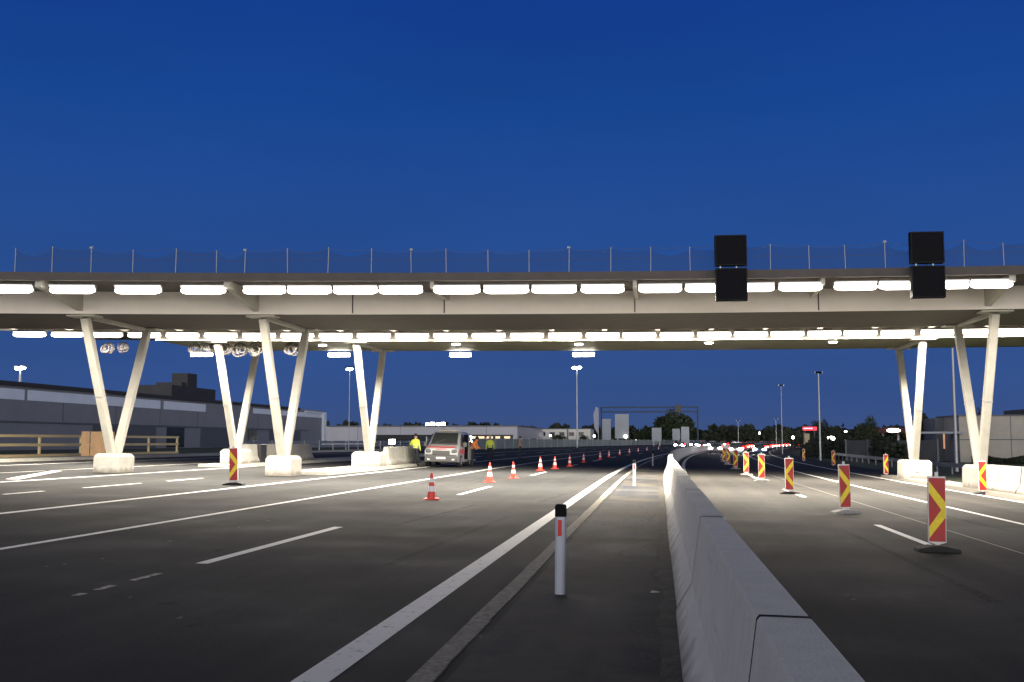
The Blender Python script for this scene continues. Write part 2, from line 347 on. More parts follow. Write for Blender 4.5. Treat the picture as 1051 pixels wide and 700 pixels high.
# drainage gutter strip between left carriageway and median
gt = MB(); random.seed(3)
Y = -2.
while Y < 120:
    L_ = 2.0; e = [random.uniform(-.012, .012) for _ in range(4)]
    gt.hexa([road(-1.71 + e[0], Y, -.02), road(-1.53 + e[1], Y, -.02), road(-1.53 + e[2], Y + L_ - .01, -.02), road(-1.71 + e[3], Y + L_ - .01, -.02),
             road(-1.71 + e[0], Y, .008), road(-1.53 + e[1], Y, .014), road(-1.53 + e[2], Y + L_ - .01, .014), road(-1.71 + e[3], Y + L_ - .01, .008)]); Y += L_
tag(gt.build('gutter', mat('gutter_concrete', (.27, .245, .2), .9, var=.55, scale=16, bump=.6, bscale=60)), kind='structure')
mk = MB()
def line(X, w_, Y0, Y1, m=0): sheet(mk, X - w_ / 2, X + w_ / 2, Y0, Y1, .005, m)
line(-2.33, .25, -5, 600); line(-8.95, .15, -5, 330); line(-12.65, .2, -5, 330); line(-20.0, .2, -5, 330)
line(-28.9, .2, 20, 200)
Y = 13.4 - 18
while Y < 400: line(-5.72, .16, Y, Y + 6); Y += 18
for (x0, y0, x1, y1) in ((0, 507.4, 39, 504), (77.7, 500.6, 142, 496), (167, 493.7, 200, 490.7)):
    a, b = G(x0, y0), G(x1, y1); line(-16.25, .15, min(a.y, b.y), max(a.y, b.y))
Y = 53
while Y < 330: line(-16.25, .15, Y, Y + 6); Y += 12
line(-24.1, .15, 20, 41); line(-24.1, .15, 41.5, 56)
a, b = G(13, 492), G(58, 483.5)
d = (b - a).normalized(); nrm = Vector((-d.y, d.x, 0)) * .22
mk.add([(p.x, p.y, gz(p.x) + .009) for p in (a - nrm, a + nrm, b + nrm, b - nrm)], [(0, 1, 2, 3)])
line(1.22, .22, -5, 600); line(7.85, .15, -5, 600); line(11.05, .2, -5, 600)
Y = 18.6 - 17.4
while Y < 500: line(4.48, .15, Y, Y + 5.6); Y += 17.2
line(5.65, .035, 4, 60, 2)
for (x0, y0, x1, y1) in ((78, 605, 97, 600.5), (117, 595.5, 146, 588), (57, 611, 68, 608.5)):
    a, b = G(x0, y0), G(x1, y1); line(-5.78, .09, min(a.y, b.y), max(a.y, b.y), 1)
M_tar = mat('tar_seam', (.012, .012, .012), .5); M_patch = mat('tarmac_patch', (.026, .025, .024), .85, var=.25, scale=40, bump=.5, bscale=120)
sheet(mk, 5.75, 7.6, 19.5, 24.2, .0035, 4)
random.seed(21)
for _ in range(9):
    X = random.choice([-7.9, -6.5, -4.8, -3.3, 2.2, 3.6, 5.4, 6.8]) + random.uniform(-.2, .2); Y = random.uniform(8, 38); L_ = random.uniform(4, 12); dx = random.uniform(-.5, .5)
    mk.add([road(X - .07, Y, .0037), road(X + .07, Y, .0037), road(X + .07 + dx, Y + L_, .0037), road(X - .07 + dx, Y + L_, .0037)], [(0, 1, 2, 3)], 5)
def skid():
    m = bpy.data.materials.new('tyre_mark'); m.use_nodes = True; n = m.node_tree; b = n.nodes['Principled BSDF']; b.inputs['Base Color'].default_value = (.012, .012, .012, 1); b.inputs['Roughness'].default_value = .8
    g_ = n.nodes.new('ShaderNodeNewGeometry'); t_ = n.nodes.new('ShaderNodeTexNoise'); t_.inputs['Scale'].default_value = 25; n.links.new(g_.outputs['Position'], t_.inputs[0]); r_ = n.nodes.new('ShaderNodeMapRange'); n.links.new(t_.outputs[0], r_.inputs[0]); r_.inputs[1].default_value = .4; r_.inputs[2].default_value = .7; r_.inputs[4].default_value = .45; n.links.new(r_.outputs[0], b.inputs['Alpha']); return m
tag(mk.build('road_markings', [M_paint, M_worn, M_seam, M_tar, M_patch, skid()]), kind='structure')
# kerbed islands
for nm, X0, X1, Y0, Y1 in (('a', -15.2, -13.4, 43.9, 78), ('b', -21.9, -20.0, 50.5, 100), ('c', 11.35, 12.95, 30, 60), ('d', -33.2, -31.9, 20, 130)):
    k = MB(); Y = Y0
    while Y < Y1 - .5:
        Y2 = min(Y1, Y + 4)
        k.hexa([road(X0, Y, -.02), road(X1, Y, -.02), road(X1, Y2, -.02), road(X0, Y2, -.02), road(X0 + .04, Y, .13), road(X1 - .04, Y, .13), road(X1 - .04, Y2, .13), road(X0 + .04, Y2, .13)]); Y = Y2
    tag(k.build('kerb_island', M_conc2), kind='structure')

# ------------------------------------------------------------------ the bridge over the road
BZ0, BZ1 = 6.37, 7.2
pts = [onZ(x, y, BZ0) for x, y in ((0, 321), (74, 322), (240, 323), (480, 322), (740, 320.4), (934, 318.5), (1047, 316.8))]
PF = np.polyfit([p.x for p in pts], [p.y for p in pts], 2)
def path(X): return float(np.polyval(PF, X))
def B(X, v, z): return Vector((X, path(X) + v, z))
def onv(x, y, v):
    r = ray(x, y); t0, t1 = 0.005, .2
    f = lambda t: (C0.y + r.y * t) - path(r.x * t) - v
    for _ in range(60):
        tm = (t0 + t1) / 2
        if f(tm) > 0: t1 = tm
        else: t0 = tm
    return C0 + r * t0
XL, XR = -30.4, 21.0
BX = list(np.linspace(XL, XR, 22))
def sweep(mb, prof, X0=XL, X1=XR, m=0):
    xs = [X0] + [x for x in BX if X0 + .3 < x < X1 - .3] + [X1]
    mb.loft([[B(x, v, z) for v, z in prof] for x in xs], m)
def rect(v0, v1, z0, z1): return [(v0, z0), (v1, z0), (v1, z1), (v0, z1)]
bridge = thing('gantry_bridge', 'long pale steel bridge on slanted legs spanning both carriageways, lit by strip lamps', 'bridge', (0, path(0), 0))
BL = bridge.location
def bb(mb, name, mats, bevel=0, parent=None, smooth=False):
    o = mb.build(name, mats, None, smooth, loc=(BL.x, BL.y, BL.z), bevel=bevel); o.location = (0, 0, 0); o.parent = parent or bridge; return o
GX2 = onv(160, 350, 11).x
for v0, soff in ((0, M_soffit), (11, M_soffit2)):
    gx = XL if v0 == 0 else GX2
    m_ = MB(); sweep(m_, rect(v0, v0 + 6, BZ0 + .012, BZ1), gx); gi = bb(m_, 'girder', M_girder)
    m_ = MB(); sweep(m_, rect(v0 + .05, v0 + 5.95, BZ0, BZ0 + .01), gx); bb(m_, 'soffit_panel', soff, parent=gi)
    fl = MB(); sweep(fl, rect(v0 - .05, v0 - .002, BZ0 - .01, BZ0 + .03), gx); bb(fl, 'flange', M_girder, parent=gi)
m_ = MB(); sweep(m_, rect(10.8, 10.94, 6.76, 6.9), XL, GX2 - .02)
for x in np.arange(XL + .4, GX2, 1.75): m_.beam(B(x, 10.87, 6.9), B(x, 10.87, BZ1 + .002), .06, .06)
bb(m_, 'lamp_rail', M_girder)
# vertical web seams on the front girder
for x in (362, 456, 651.5, 840, 1100):
    p = onv(x, 312, 0); s_ = MB(); s_.beam(B(p.x, -.012, BZ0 + .03), B(p.x, -.012, BZ1), .045, .02, up=(0, 1, 0)); bb(s_, 'web_seam', M_deck)
m_ = MB(); sweep(m_, rect(-2.9, 19.2, BZ1 + .003, BZ1 + .13)); bb(m_, 'deck', M_deck)
m_ = MB(); sweep(m_, rect(-3.02, -2.902, BZ1 - .02, BZ1 + .27)); sweep(m_, rect(19.2, 19.32, BZ1 - .1, BZ1 + .33)); bb(m_, 'edge_beam', M_deck)
for x in np.arange(XL + 1, XR, 2.45):
    s_ = MB(); s_.beam(B(x, 6, 6.98), B(x, 11, 6.98), .22, .4); bb(s_, 'cross_beam', M_girder)
# cantilever brackets carrying the front lamps
BRX = [onv(x, 297, -2.9).x for x in (38, 232, 443, 651.5, 845, 1040)]
for i, X in enumerate(BRX):
    big = i in (0, 1, 5); s_ = MB(); zt = BZ1 - .003; hw = .11 if big else .07
    zl = BZ0 + .1 if big else BZ0 + .5
    pr = [(-2.86, zt - .22), (-2.4, zt - .3), (-.004, zl), (-.004, zt), (-2.86, zt)]
    s_.loft([[(X + sx, path(X) + v, z) for v, z in pr] for sx in (-hw, hw)]); bb(s_, 'bracket', M_steel)
VX = [(onv(px_, 470, vb_).x, vb_, v_, hb_, px_) for px_, vb_, v_, hb_ in ((117, 3.0, 0, .62), (242, 14.0, 11, .6), (291, 3.0, 0, .66), (379, 14.0, 11, .6), (1006, 3.0, 0, .75), (938, 14.0, 11, .75))]
print('VX', [round(v[0], 2) for v in VX], 'path', [round(path(x), 2) for x in (-30, -20, -10, 0, 10)])
for X, vb, v0, hb, _ in VX:
    Yb = path(X) + vb; zb = gz(X) + (.13 if X > 0 or v0 else .01)
    ztop = zb + hb + .1
    for vt, sgn, zt in ((v0 + .45, -1, BZ0 - .1), (v0 + 5.5, 1, BZ0 - .1)):
        s_ = MB(); a_ = Vector((X, Yb + sgn * .16, ztop - .12)); b_ = Vector((X, path(X) + vt, zt))
        s_.beam(a_, b_, .3, .3, up=(1, 0, 0)); lg = bb(s_, 'leg', M_steel, bevel=.03)
        s_ = MB(); s_.box(X - .55, X + .55, path(X) + vt - .38, path(X) + vt + .3, zt + .02, zt + .075)
        for q in (-.4, .4): s_.box(X + q - .012, X + q + .012, path(X) + vt - .3, path(X) + vt + .25, zt + .075, zt + .19)
        bb(s_, 'head_plate', M_steel)
        # collars / weld joints round the leg
        for tt in (.45,):
            c_ = a_.lerp(b_, tt); dd = (b_ - a_).normalized() * .02; s_ = MB(); s_.beam(c_ - dd, c_ + dd, .312, .312, up=(1, 0, 0)); bb(s_, 'joint_band', M_galv, parent=lg)
    s_ = MB(); s_.beam((X, path(X) + v0 + .9, BZ0 - .07), (X, path(X) + v0 + 5.2, BZ0 - .07), .16, .14); bb(s_, 'tie_beam', M_steel)
# railing
prox = [15, 53, 93, 136, 180, 222, 251, 295, 336.5, 381, 422, 458, 501, 543, 584, 627, 668, 708.5, 750, 791, 831, 868, 909, 951, 990, 1031, 1070]
rail = thing('bridge_railing', 'thin metal railing posts with sagging wires along the top of the bridge', 'railing', B(0, -2.96, BZ1 + .27))
RLc = rail.location; random.seed(11); tops = []; M_post = mat('thin_post', (.3, .31, .33), .6)
for i, x in enumerate(prox):
    X = onv(x, 284, -2.96).x; h = random.uniform(.78, .92); lean = random.uniform(-.02, .02)
    s_ = MB(); z0 = BZ1 + .27; s_.beam(B(X, -2.96, z0), B(X + lean, -2.96, z0 + h), .024, .024)
    if i % 4 == 2: s_.box(X - .05, X + .05, path(X) - 3, path(X) - 2.93, z0 + h - .02, z0 + h + .05)
    o = s_.build('post', M_post, None, loc=tuple(RLc)); o.location = (0, 0, 0); o.parent = rail
    tops.append((X, z0 + h))
for lv in (.97, .55):
    s_ = MB()
    for i in range(len(tops) - 1):
        (xa, za), (xb, zb) = tops[i], tops[i + 1]; z0 = BZ1 + .27; sag = random.choice([.03, .08, .2]) if lv > .9 else .02
        P = [B(xa + (xb - xa) * t, -2.96, z0 + ((za - z0) * (1 - t) + (zb - z0) * t) * lv - sag * 4 * t * (1 - t)) for t in (0, .25, .5, .75, 1)]
        for p, q in zip(P, P[1:]): s_.beam(p, q, .009, .009)
    o = s_.build('wire', M_dark, None, loc=tuple(RLc)); o.location = (0, 0, 0); o.parent = rail
s_ = MB(); 
for i in range(len(tops) - 1):
    (xa, za), (xb, zb) = tops[i], tops[i + 1]; z0 = BZ1 + .27; sag = random.choice([.05, .1, .25])
    T = [j / 6 for j in range(7)]; vs = []
    for t in T:
        x = xa + (xb - xa) * t; vs += [B(x, -2.94, z0 + .01), B(x, -2.94, z0 + ((za - z0) * (1 - t) + (zb - z0) * t) * .93 - sag * 4 * t * (1 - t))]
    s_.add(vs, [(2 * j, 2 * j + 2, 2 * j + 3, 2 * j + 1) for j in range(6)])
o = s_.build('safety_net', M_net, None, loc=tuple(RLc)); o.location = (0, 0, 0); o.parent = rail
# strip lamps
def strip_proto(L_):
    r = thing('strip_lamp', '', 'lamp'); h = L_ / 2
    s_ = MB(); s_.loft([[(x, y, z) for y, z in ((.0, -.02), (.16, -.02), (.16, .24), (-.13, .24), (-.13, .2), (.0, .14))] for x in (-h, h)]); s_.build('housing', M_galv, r)
    s_ = MB(); pr = []
    for k in range(7): t = math.pi * (.5 + k / 6 * .95); pr.append((.115 * math.cos(t) - .01 + .0, .13 * math.sin(t) - .0 + .055))
    rings = []
    for x, sc_ in ((-h, .2), (-h + .05, .6), (-h + .13, .88), (-h + .22, 1), (h - .22, 1), (h - .13, .88), (h - .05, .6), (h, .2)):
        ring = [(x, (y) * sc_ - .012, (z - .05) * sc_ + .05) for y, z in pr] + [(x, -.004 * 1, .05 - .1 * sc_), ]
        rings.append(ring)
    s_.loft(rings); s_.build('diffuser', M_lamp, r, smooth=True)
    ld = bpy.data.lights.new('strip_light', 'AREA'); ld.shape = 'RECTANGLE'; ld.size = L_ * .92; ld.size_y = .14; ld.energy = LAMPW; ld.spread = R(160); ld.color = LAMPC
    lo = bpy.data.objects.new('strip_light', ld); COL.objects.link(lo); lo.parent = r; lo.location = (0, -.06, -.075); return r
protoA = None
front = [(-6, 34), (50, 98), (117, 166), (185, 232), (249, 293.5), (294.5, 340.5), (341.5, 387.5), (388.5, 434), (445, 493), (496, 543), (545.5, 592), (596, 641), (655, 700), (703, 745), (749, 795), (799, 844), (856, 900.5), (902, 948), (968, 995), (996, 1040)]
def place_strip(X, v, z, n, row, i):
    global protoA
    if row == 'front': lab = '%s strip lamp from the left in the upper row on the bridge' % ORD[i]; grp = 'strip lamps on the front edge of the bridge'
    else: lab = '%s strip lamp from the left in the lower row on the bridge' % ORD[i]; grp = 'strip lamps on the rear girder of the bridge'
    dy = float(np.polyval(np.polyder(PF), X)); rz = math.atan(dy)
    if protoA is None: protoA = strip_proto(1.6); o = protoA; o['label'] = lab; o['group'] = grp; o.location = B(X, v, z); o.rotation_euler[2] = rz
    else: o = dup(protoA, B(X, v, z), rz, lab, grp)
    o.scale = (n / 1.6, 1.1, .98 if row == 'front' else .82); return o
for i, (a, b) in enumerate(front):
    A_, B_ = onv(a, 296, -2.75), onv(b, 296, -2.75); place_strip((A_.x + B_.x) / 2, -2.72, 6.83, B_.x - A_.x - .02, 'front', i)
rows = list(np.linspace(31, 501.7, 13)) + [541, 580, 618.6, 656, 694.6, 733, 770.6, 808, 846, 883, 921, 962, 1000.6, 1036, 1072]
for i, c in enumerate(rows):
    h_ = 17.2; A_, B_ = onv(c - h_, 344, 10.8), onv(c + h_, 344, 10.8); place_strip((A_.x + B_.x) / 2, 10.75, 6.52, B_.x - A_.x, 'rear', i)
# small flat floodlights under the rear edge and glowing discs added to imitate light pools on the soffit
fl = None
for i, x in enumerate((207, 348, 472.5, 599)):
    p = onv(x, 363, 17.2); lab = ['flat white floodlight under the bridge beside the coiled cables', 'flat white floodlight under the bridge between the crossing slanted legs', 'flat white floodlight under the bridge above the parked van', 'flat white floodlight under the bridge just above the tall mast lamp'][i]
    if fl is None:
        fl = thing('floodlight', lab, 'floodlight', B(p.x, 17.2, BZ0), 0, 'flat floodlights under the rear girder')
        MB().box(-.56, .56, -.12, .12, -.28, -.1).build('lamp_body', M_flood, fl, bevel=.02); MB().box(-.58, .58, -.13, .13, -.1, -.05).box(-.06, .06, -.06, .06, -.05, -.001).build('housing', M_galv, fl)
    else: dup(fl, B(p.x, 17.2, BZ0), 0, lab)
bh = None
for i, (x, v) in enumerate(((331, 13.2), (468, 12.6), (594, 12.8), (727.5, 12.4), (855, 12.6))):
    p = onv(x, 352, v); lab = '%s glow disc from the left, added as a light pool on the underside of the rear girder' % ORD[i]
    if bh is None:
        bh = thing('soffit_glow', lab, 'lamp', B(p.x, v, BZ0), 0, 'added glow discs under the rear girder')
        MB().lathe([(.14, -.07), (.2, -.04), (.2, -.02)], 16).build('glow_disc', M_flood, bh); MB().lathe([(.22, -.02), (.22, -.001)], 16).build('ring', M_galv, bh)
    else: dup(bh, B(p.x, v, BZ0), 0, lab)
# coils of cable hanging behind the left legs
for i, (x, y, r_, dk) in enumerate(((110, 355, .24, 0), (125, 354, .22, 0), (199, 353, .26, 0), (212, 354, .3, 1), (221, 352, .24, 1), (229, 355, .26, 0), (245, 353, .3, 0), (262, 354, .3, 0), (299, 355, .27, 0))):
    p = onv(x, y, 11.6); s_ = MB(); tz = BZ0 - .02
    p.z = min(p.z, tz - r_ - .04)
    for k in range(9): s_.torus((random.uniform(-.13, .13), .03 * k, random.uniform(-.08, .06)), r_ * random.uniform(.6, 1.12), .014, tilt=random.uniform(-.3, .3))
    s_.tube((0, .05, r_ - .02), (0, .05, tz - p.z), .02)
    o = s_.build('cable_coil', M_cabled if dk else M_cable, smooth=True); o.location = p
    tag(o, ['pale cable coil just right of the leftmost slanted leg', 'pale cable coil just left of the second slanted leg', 'leftmost pale coil in the cluster of hanging cables', 'dark cable coil on the left of the cable cluster', 'dark cable coil in the middle of the cable cluster', 'pale coil right beside the dark cable coils', 'pale coil hanging before the wide slanted leg', 'pale coil hanging just left of the wide slanted leg', 'single pale coil right of the wide slanted leg'][i], 'cable coil', 'cable coils hanging under the bridge')
# blank message signs above the right carriageway
for i, (x0, x1, y0, ym, y1) in enumerate(((734, 767, 241, 274, 308.5), (935, 970, 237.5, 271.5, 305.5))):
    A_ = onv(x0, ym, -3.45); B_ = onv(x1, ym, -3.45); X = (A_.x + B_.x) / 2; W = (B_.x - A_.x) / 2; Yc = path(X) - 3.45
    zt, zm, zb = onv((x0 + x1) / 2, y0, -3.45).z, A_.z, onv((x0 + x1) / 2, y1, -3.45).z
    t = thing('message_sign', ['blank black two-panel message sign in the middle of the right carriageway', 'blank black two-panel message sign nearest the right picture edge'][i], 'message sign', (X, Yc, 7), .03, 'blank message signs on the bridge')
    for nm, za, zb_ in (('upper_panel', zm + .04, zt), ('lower_panel', zb, zm - .04)):
        s_ = MB(); s_.box(-W, W, 0, .26, za - 7, zb_ - 7); o = s_.build(nm, M_sign, t, bevel=.015)
        s_ = MB(); 
        s_.box(-W + .06, W - .06, -.006, -.001, za + .07 - 7, zb_ - .07 - 7); s_.build('display_face', M_black, o)
        s_ = MB(); a0, a1 = za - 7 + .01, zb_ - 7 - .01; s_.box(-W + .01, -W + .05, -.03, -.001, a0, a1).box(W - .05, W - .01, -.03, -.001, a0, a1).box(-W + .05, W - .05, -.03, -.001, a1 - .04, a1).box(-W + .05, W - .05, -.03, -.001, a0, a0 + .04); s_.build('frame', mat('sign_frame', (.014, .015, .018), .8, spec=.15), o)
    s_ = MB(); s_.box(-W * .7, -W * .62, .08, .14, zm - .04 - 7, zm + .04 - 7).box(W * .3, W * .38, .08, .14, zm - .04 - 7, zm + .04 - 7); s_.box(-W * .75, -W * .65, .26, .43, -.1, .3).box(W * .65, W * .75, .26, .43, -.1, .3); s_.build('bracket', M_galv, t)

# ------------------------------------------------------------------ concrete blocks and barriers
BLAB = ['big concrete footing under the leftmost pair of slanted legs', 'concrete footing behind the red and yellow beacon on the left', 'big concrete footing under the second front pair of slanted legs from the left', 'concrete footing left of the barrier near the hi-vis worker', 'concrete footing under the front legs at the right edge', 'concrete footing with a small grey plate under the rear right legs']
for i, (X, vb, v0, hb, _) in enumerate(VX):
    Yb = path(X) + vb; s_ = MB(); w_ = (.52, .55, .52, .72, .52, .66)[i]; l_ = .65
    c = .1
    s_.hexa([(-w_, -l_, 0), (w_, -l_, 0), (w_, l_, 0), (-w_, l_, 0), (-w_, -l_, hb), (w_, -l_, hb), (w_, l_, hb), (-w_, l_, hb)])
    s_.hexa([(-w_, -l_, hb), (w_, -l_, hb), (w_, l_, hb), (-w_, l_, hb), (-w_ + c, -l_ + c, hb + .12), (w_ - c, -l_ + c, hb + .12), (w_ - c, l_ - c, hb + .12), (-w_ + c, l_ - c, hb + .12)])
    if i == 5: s_.box(-.12, .1, -l_ - .02, -l_ - .002, .3, .52, 1)
    o = s_.build('concrete_footing', [M_conc2, M_galv], bevel=.008); o.location = (X, Yb, gz(X) + (.128 if X > 0 or v0 else .004)); o.rotation_euler[1] = TILT
    tag(o, BLAB[i], 'concrete block', 'footings of the bridge legs')
BPROF = [(-.33, 0), (.315, 0), (.315, .08), (.185, .33), (.112, .935), (.10, .95), (-.10, .95), (-.112, .935), (-.185, .33), (-.33, .08)]
def barrier_mesh(L_, m_, name='concrete_barrier'):
    s_ = MB(); n = 12
    s_.loft([[(x, y, z) for x, z in BPROF] for y in [-L_ / 2 + .016, *np.linspace(-L_ / 2 + .6, L_ / 2 - .6, n), L_ / 2 - .016]])
    # lifting slots near the foot read as dark pockets
    return s_.build(name, m_, bevel=.006)
bm0 = barrier_mesh(6.0, M_conc)
Y = -1.4; i = 0; random.seed(5)
near = ['nearest concrete barrier piece, running out of the picture at the bottom', 'second concrete barrier piece from the camera, ending at the upper joint', 'third concrete barrier piece from the camera, just past the second joint']
# joints in the photograph lie about 4 m and 10 m away
j1, j2 = onZ(790, 632, .945).y, onZ(724, 530, .945).y
jo = [j1 - (j2 - j1), j1, j2]
print('JOINT', j1, j2); Yj = list(jo)
while Yj[-1] < 420: Yj.append(Yj[-1] + 5.98)
for i in range(len(Yj) - 1):
    Yc = (Yj[i] + Yj[i + 1]) / 2; o = bm0 if i == 0 else bm0.copy()
    if i: COL.objects.link(o)
    e = random.uniform(-.012, .012) if i > 2 else (.004, -.004, .003)[i]
    p = road(.475 + e, Yc, random.uniform(0, .004)); o.location = p; o.rotation_euler = (0, TILT, -math.atan(doff(Yc)) + random.uniform(-.0015, .0015)); o.scale[1] = (Yj[i + 1] - Yj[i]) / 6
    if Yc < 60:
        sl = MB(); sl.loft([[(x * 1.003, y, z * 1.002 + .001) for x, z in BPROF] for y in (2.98, 3.016)]); sj = sl.build('gap_shade', mat('joint_gap', (.02, .021, .024), .95, spec=.05), o)  # dark slab added as the shade inside the open gap between pieces
    if i < 3: lab = near[i]
    elif Yc < 46: lab = '%s concrete barrier piece from the camera, on the median under the bridge lamps' % ORD[i]
    else: lab = 'distant concrete barrier piece on the median beyond the bridge'
    tag(o, lab, 'concrete barrier', 'concrete barrier pieces along the median' if Yc < 46 else 'distant concrete barrier pieces on the curving median')
bm1 = barrier_mesh(4.0, M_conc2); used = False
for X, Yc, L_, lab in ((-20.95, 54.3, 2.4, 'short pale barrier piece between the left beacon and the dark cabinet'), (-20.95, 58.6, 4, 'pale barrier piece just right of the dark cabinet'), (-20.95, 62.65, 4, 'pale barrier piece behind the second front footing'),
                       (-14.1, 57.9, 3.6, 'pale barrier piece right of the rear footing, before the van'), (-14.1, 61.6, 3.6, 'pale barrier piece beside the hi-vis worker and van'),
                       (12.1, 41.0, 4, 'pale barrier piece right of the beacon at the right edge'), (12.1, 36.9, 4, 'pale barrier piece cut by the right picture edge')):
    o = bm1.copy() if used else bm1
    if used: COL.objects.link(o)
    used = True
    if X > 0: o.scale = (1, L_ / 4, .95)
    else: o.scale = (1, L_ / 4, 1)
    o.location = (X, Yc, gz(X) + .128); o.rotation_euler[1] = TILT; tag(o, lab, 'concrete barrier', 'barrier pieces on the kerbed islands')
t = thing('cabinet', 'dark metal cabinet between two pale barriers on the left island', 'cabinet', (-20.95, 56.05, gz(-20.95) + .128)); MB().box(-.3, .3, -.45, .45, 0, .92).build('body', M_dark, t, bevel=.01); MB().box(-.24, .24, -.465, -.452, .08, .85).build('door', M_dark, t)
t = thing('signal_box', 'small white lit box standing on the barrier near the left worker', 'signal', (-14.1, 57.6, gz(-14.1) + .13 + .95)); MB().box(-.05, .05, -.05, .05, 0, .08).box(-.14, .14, -.1, .1, .08, .3).build('case', M_dark, t); MB().box(-.16, .16, -.125, -.102, .14, .38).build('lit_face', M_flood, t)

# ------------------------------------------------------------------ yellow railing and boards at the left
X_ = -36.3; Ya, Yb_ = 47, 80
t = thing('timber_railing', 'yellow lit three-rail barrier along the far left road edge', 'railing', (X_, Ya, gz(X_)))
for Yp in np.arange(Ya, Yb_ + .1, 4.7): MB().beam((0, Yp - Ya, 0), (0, Yp - Ya, 1.28), .12, .14).build('post', M_wood, t)
for z in (.1, .72, 1.24): MB().beam((.08, 0, z), (.08, Yb_ - Ya, z - .02), .05, .16).build('rail', M_wood, t)
for k, (x0, x1) in enumerate(((83.5, 92), (93, 108), (109, 117))):
    A_, B_ = onX(x0, 450, -36.9), onX(x1, 450, -36.9)
    lab = ['narrow orange plywood board on the left end of the boards by the railing', 'widest orange plywood board standing behind the yellow railing', 'orange plywood board partly behind the leftmost slanted leg'][k]
    A_, B_ = onY(x0, 450, 62.5), onY(x1, 450, 62.5); s_ = MB(); wd = B_.x - A_.x; s_.box(0, wd, 0, .06, .06, 1.55).box(0, wd, -.03, -.001, 1.18, 1.26).box(.1, .16, .06, .5, 0, .08); o = s_.build('plywood_board', M_ply); o.location = (A_.x, 62.5, gz(A_.x)); tag(o, lab, 'board', 'plywood boards behind the yellow railing')

# ------------------------------------------------------------------ beacons
def beacon_proto(flip, base_m=M_rub, dark=False):
    r = thing('guide_beacon', '', 'beacon'); W, z0, z1 = .125, .14, 1.16; H = z1 - z0
    s_ = MB(); s_.loft([[(x, y, z) for x, z in ((-W - .012, z0), (0, z0 - .04), (W + .012, z0), (W + .012, z1 + .02), (-W - .012, z1 + .02))] for y in (-.028, .028)]); bd = s_.build('board', M_white, r, bevel=.008)
    s_ = MB(); sg = -1 if flip else 1; fr = -.0305
    def P(pts, m, y=fr): s_.add([(sg * (x * 2 * W - W), y, z0 + .015 + z * (H - .02)) for x, z in pts], [tuple(range(len(pts)))], m)
    P([(0, 0), (1, 0), (1, 1), (0, 1)], 0)
    P([(0, .95), (0, .77), (1, .41), (1, .62)], 1, fr - .0015); P([(0, .05), (0, .23), (1, .59), (1, .38)], 1, fr - .0015 - .0005)
    s_.build('chevron_sheet', [M_red, M_yel], bd)
    MB().beam((0, 0, .1), (0, 0, z1 + .09), .05, .035).build('post', M_galv, r)
    s_ = MB(); s_.loft([[(x, y, z) for x, z in ((-.32, 0), (.32, 0), (.31, .05), (.12, .09), (-.12, .09), (-.31, .05))] for y in (-.2, .2)]); s_.build('base', base_m, r, bevel=.012)
    return r
bR = beacon_proto(False); bF = beacon_proto(True)
bl = [(962, 566, 0, 0, 'nearest red and yellow beacon on a black rubber base'),
      (868, 527, 0, .25, 'second nearest red and yellow beacon, with a bright glare on its face'),
      (810.5, 507, 1, 0, 'red and yellow beacon with its arrow pointing left, third of the row'),
      (782, 494, 0, 0, 'fourth beacon of the closed lane row, just left of the arrow-left one'),
      (766, 487.5, 0, 0, 'fifth beacon of the closed lane row'),
      (755, 481.5, 0, 0, 'sixth beacon of the closed lane row, on a white base'),
      (747.5, 477, 0, .2, 'seventh beacon of the row, right one of the overlapping pair'),
      (743, 474, 0, -.3, 'farthest beacon of the row, left one of the overlapping pair'),
      (240, 498, 0, .15, 'dark red and yellow beacon before the left footings'),
      (1009, 507.5, 1, 0, 'beacon standing against the footing near the right edge'),
      (909.5, 489, 1, .5, 'beacon turned sideways left of the right rear footing'),
      (855.5, 479, 1, .4, 'beacon beside the guardrail right of the tall lamp pole'),
      (825, 474, 1, .4, 'farthest right-hand beacon, left of the tall lamp pole')]
M_b2 = mat('grey_base', (.3, .3, .29), .8, var=.2, scale=9)
first = {0: True, 1: True}
for i, (x, y, f_, rz, lab) in enumerate(bl):
    p = G(x, y); pr = (bR, bF)[f_]; grp = 'beacons closing the right lane' if i < 8 else 'beacons at the road edges'
    if first[f_]: first[f_] = False; o = pr; o.location = p; o.rotation_euler = (0, TILT if x > 900 else .0, rz); o['label'] = lab; o['group'] = grp
    else: o = dup(pr, p, rz + random.uniform(-.06, .06), lab, grp, ry=(-.03 if i == 8 else random.uniform(-.022, .028)))
    if i in (1, 3, 4, 5, 6, 7):
        for k in kids(o):
            if k.name.startswith('base'): k.data = k.data.copy(); k.data.materials[0] = M_b2 if i != 5 else M_conc2

# ------------------------------------------------------------------ delineators
t = thing('delineator', 'nearest white delineator post with black cap and red reflector', 'post', G(575, 610), 0, 'delineator posts on the median'); t.rotation_euler = (0, .01, -.1)
s_ = MB()
def dprof(r, z, cut=0): return [(-.055 * r, -.03 * r, z), (-.03 * r, -.05 * r, z), (.03 * r, -.05 * r, z), (.055 * r, -.03 * r, z), (.055 * r, .045 * r, z), (-.055 * r, .045 * r, z)]
s_.loft([dprof(1, -.02), dprof(1, .84)]); s_.build('post', M_plastic, t, bevel=.006)
s_ = MB(); s_.loft([dprof(1.06, .82), dprof(1.06, .93), dprof(.85, .955)]); s_.build('cap', M_black, t, bevel=.006)
s_ = MB(); s_.box(-.02, .022, -.056, -.0515, .62, .79); s_.build('reflector', mat('red_reflector', (.5, .01, .015), .25), t)
dup(t, G(651, 499), -.05, 'second delineator post, short white post farther along the median'); dup(t, G(670, 478.5), 0, 'farthest delineator post, white, beside the bend of the median barrier')
